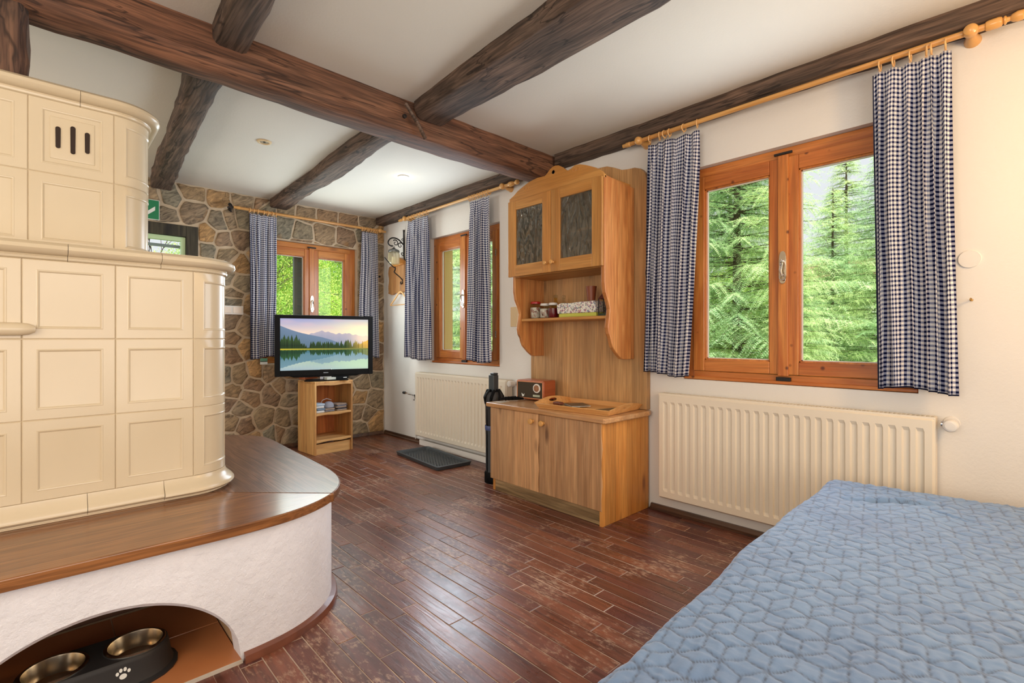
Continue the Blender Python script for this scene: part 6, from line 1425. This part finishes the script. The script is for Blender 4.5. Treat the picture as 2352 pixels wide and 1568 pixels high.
# ------------------------------------------------------------------ outside
struct(obj('trim_4', box(bm_(), XL, YO + .2, G - .3, 60, 60, G), M['grass']))
struct(obj('trim_5', box(bm_(), XO + .2, -40, G - .3, 60, YO + .2, G), M['grass']))
def conifer(name, label, x, y, h, rad_, seed, group='conifers outside the windows', src=None, rz=0, sc_=1, low=.05):
    t = thing(name, label, 'tree', (x, y, G), rz, group)
    if src:
        for ch in src.children:
            c = ch.copy(); C.objects.link(c); c.parent = t; c.scale = (sc_, sc_, sc_)
        return t
    r_ = np.random.RandomState(seed)
    b = bm_(); tube(b, [(0, 0, -.1), (.02, .01, h * .4), (0, 0, h)], [.075, .05, .01], 10); obj('trunk', b, M['trunk'], t, local=True, smooth=True)
    needles = []; bb_ = bm_(); z = low * h
    while z < h * .98:
        nb = 9; a0 = r_.rand() * 6.28
        for k in range(nb):
            a = a0 + k * 2 * PI / nb + r_.uniform(-.25, .25); L = rad_ * (1 - z / h) ** .75 * r_.uniform(.75, 1.1) + .08; d = np.array((math.cos(a), math.sin(a), 0)); up = np.array((0, 0, 1.)); sd = np.array((-math.sin(a), math.cos(a), 0))
            zz = z + r_.uniform(-.08, .08); droop = r_.uniform(.10, .28)
            ax = lambda s: np.array((0, 0, zz)) + d * L * s + up * L * (.10 * s - droop * s * s)
            tube(bb_, [tuple(ax(s)) for s in (0, .4, .8)], [.010, .006, .003], 4, False)
            n_tw = max(6, int(L / .048))
            for i in range(n_tw):
                s = .12 + .88 * (i + .5) / n_tw; p = ax(s); tl_ = (.10 + .36 * L * (1 - s)) * r_.uniform(.7, 1.15)
                for sg in (-1, 1):
                    td = d * .62 + sd * sg * .78 + up * r_.uniform(-.75, .15); td /= np.linalg.norm(td); pn = np.cross(td, up); pn /= np.linalg.norm(pn)
                    nn = max(5, int(tl_ / .0115)); q = (np.arange(nn) + .3) / nn
                    base_ = p + td * (q * tl_)[:, None] - up * (q ** 2 * tl_ * .25)[:, None]; side = np.where(np.arange(nn) % 2, 1, -1)
                    nd = td * .7 + 0 * up; nd = nd[None, :] + pn[None, :] * side[:, None] + up[None, :] * r_.uniform(-.25, .5, nn)[:, None]; nd /= np.linalg.norm(nd, axis=1)[:, None]
                    ln = (.034 * (1 - .35 * q) * r_.uniform(.8, 1.2, nn))[:, None]; w_ = td * .0048
                    needles.append(np.stack([base_ - w_, base_ + w_, base_ + nd * ln], 1))
                    needles.append(np.array([[p - pn * .0022, p + pn * .0022, p + td * tl_ - up * tl_ * .25]]))
        z += .145
    V = np.concatenate(needles).reshape(-1, 3); F = np.arange(len(V)).reshape(-1, 3)
    me = np_mesh('needles', V, F, M['needles'], False); o = bpy.data.objects.new('needles', me); C.objects.link(o); o.parent = t; o['kind'] = 'stuff'
    obj('branches', bb_, M['trunk'], t, local=True)
    return t
def leaftree(name, label, x, y, h, rad_, seed, group='broadleaf trees outside the windows', src=None, rz=0, sc_=1, n=62000, leaf=.033):
    t = thing(name, label, 'tree', (x, y, G), rz, group)
    if src:
        for ch in src.children:
            c = ch.copy(); C.objects.link(c); c.parent = t; c.scale = (sc_, sc_, sc_)
        return t
    r_ = np.random.RandomState(seed); b = bm_(); tube(b, [(0, 0, -.1), (.05, 0, h * .3), (-.03, .04, h * .6), (0, 0, h * .9)], [.10, .08, .05, .01], 8); obj('trunk', b, M['twig'], t, local=True, smooth=True)
    bb_ = bm_(); tips = []
    for k in range(70):
        z = h * (.04 + .88 * r_.rand()); a = r_.rand() * 6.28; L = rad_ * r_.uniform(.6, 1.0) * math.sin(min(1, .25 + z / h) * PI * .85) + .2; d = np.array((math.cos(a), math.sin(a), r_.uniform(.1, .6)))
        p0 = np.array((0, 0, z)); p1 = p0 + d * L * .5 + r_.uniform(-.08, .08, 3); p2 = p0 + d * L + r_.uniform(-.12, .12, 3)
        tube(bb_, [tuple(p0), tuple(p1), tuple(p2)], [.022, .012, .004], 5, False); tips += [p1, p2, (p1 + p2) / 2, p0 * .4 + p1 * .6]
    tips = np.array(tips); idx_ = r_.randint(0, len(tips), n); P_ = tips[idx_] + r_.normal(0, .17, (n, 3)) * np.array((1, 1, .8))
    u = r_.normal(0, 1, (n, 3)); u /= np.linalg.norm(u, axis=1)[:, None]; v = np.cross(u, r_.normal(0, 1, (n, 3))); v /= np.linalg.norm(v, axis=1)[:, None]; s = (leaf * r_.uniform(.6, 1.2, n))[:, None]
    V = np.stack([P_ - u * s * .5, P_ + v * s * .28, P_ + u * s * .6, P_ - v * s * .28], 1).reshape(-1, 3); F = np.arange(len(V)).reshape(-1, 4)
    me = np_mesh('leaves', V, F, M['leaves'], False); o = bpy.data.objects.new('leaves', me); C.objects.link(o); o.parent = t; o['kind'] = 'stuff'; obj('branches', bb_, M['twig'], t, local=True)
    return t
cA = conifer('conifer', 'conifer with a bare dark trunk behind the left pane of the large window', 6.6, 2.66, 6.2, 1.75, 1, low=.02)
conifer('conifer', 'conifer filling the right pane of the large window', 7.4, 1.25, 3.9, 1.6, 2, src=cA, rz=2.1, sc_=.62)
conifer('conifer', 'low conifer close behind the mullion of the large window', 5.9, 1.75, 3, 1.3, 3, src=cA, rz=4.0, sc_=.42)
for k, (x_, y_, s_, rz_) in enumerate(((9.4, 3.9, 1.05, 1.0), (9.6, .9, .72, 5.2), (10.5, 2.3, .80, 3.0), (8.8, 2.1, .62, 1.7), (6.6, 8.3, .95, .6), (5.5, 6.6, .7, 2.6), (8.2, 6.0, 1.0, 4.4), (6.0, 5.2, .6, 5.5), (4.9, 7.6, .5, 3.3))):
    conifer('conifer', ('tall conifer further back behind the left pane of the large window', 'conifer further back at the curtain edge of the right pane of the large window', 'conifer further back behind the mullion of the large window', 'middle-distance conifer behind the top of the right pane of the large window', 'tall conifer behind the left pane of the small window', 'smaller conifer behind the left pane of the small window', 'tall conifer outside between the large and the small window', 'conifer close outside behind the wall cabinet', 'low conifer outside near the house corner')[k], x_, y_, 0, 0, 0, src=cA, rz=rz_, sc_=s_, group='background conifers outside')
lA = leaftree('broadleaf_tree', 'bright green leafy tree behind the left pane of the stone wall window', 2.6, 8.6, 3.6, 1.3, 1)
leaftree('broadleaf_tree', 'bright green leafy tree behind the right pane of the stone wall window', 4.3, 9.0, 0, 0, 0, src=lA, rz=2.0, sc_=1.1)
for k, (x_, y_, s_, rz_) in enumerate(((3.3, 10.6, 1.2, 1.0), (5.8, 11.2, 1.4, 4.0), (3.5, 7.7, .62, 5.0), (8.5, 3.3, .78, 2.2), (8.3, .2, .8, .9), (2.0, 11.8, .9, 3.6), (4.6, 13.0, 1.6, .3))):
    leaftree('broadleaf_tree', ('tall leafy tree behind the middle of the stone wall window', 'tall leafy tree right of the others behind the stone wall window', 'low leafy tree just outside the stone wall window', 'leafy tree behind the left pane of the large window, low between the conifers', 'leafy tree behind the right pane of the large window, beside the curtain', 'leafy tree at the left edge of the stone wall window', 'farthest leafy tree behind the stone wall window')[k], x_, y_, 0, 0, 0, src=lA, rz=rz_, sc_=s_, group='background leafy trees outside')
# bare thin tree seen through the dark door
b = bm_(); r5 = random.Random(21)
def grow(p, d, L, r_, dep):
    q = p + d * L; tube(b, [tuple(p), tuple(q)], [r_, r_ * .6], 5, False)
    if dep: 
        for _ in range(3): grow(p + d * L * r5.uniform(.5, 1), (d + Vector((r5.uniform(-.8, .8), r5.uniform(-.6, .6), r5.uniform(-.3, .6)))).normalized(), L * .68, r_ * .55, dep - 1)
grow(Vector((1.2, 8.0, G)), Vector((.03, 0, 1)), 1.9, .035, 5); tag(obj('bare_tree', b, M['trunk'], origin=(1.2, 8.0, G)), 'thin bare tree seen through the glass of the dark door', 'tree')
# neighbouring house glimpsed between the branches
t = thing('neighbour_house', 'grey house glimpsed between the branches through the right pane of the large window', 'house', (15.5, 4.4, G))
obj('house_wall', box(bm_(), 15, 2.2, G, 18, 7.0, 2.7), M['house_wall'], t)
for y0 in (2.7, 3.5, 4.3, 5.1): 
    f_ = obj('window', box(bm_(), 14.96, y0, 1.7, 15.0, y0 + .5, 2.5), M['white_plastic'], t); obj('pane', box(bm_(), 14.95, y0 + .05, 1.75, 14.96, y0 + .45, 2.45), M['house_glass'], f_)
obj('house_roof', prism(bm_(), [(14.6, 2.65), (18.4, 2.65), (16.5, 3.3)], 'y', 2.0, 7.2), M['house_roof'], t)
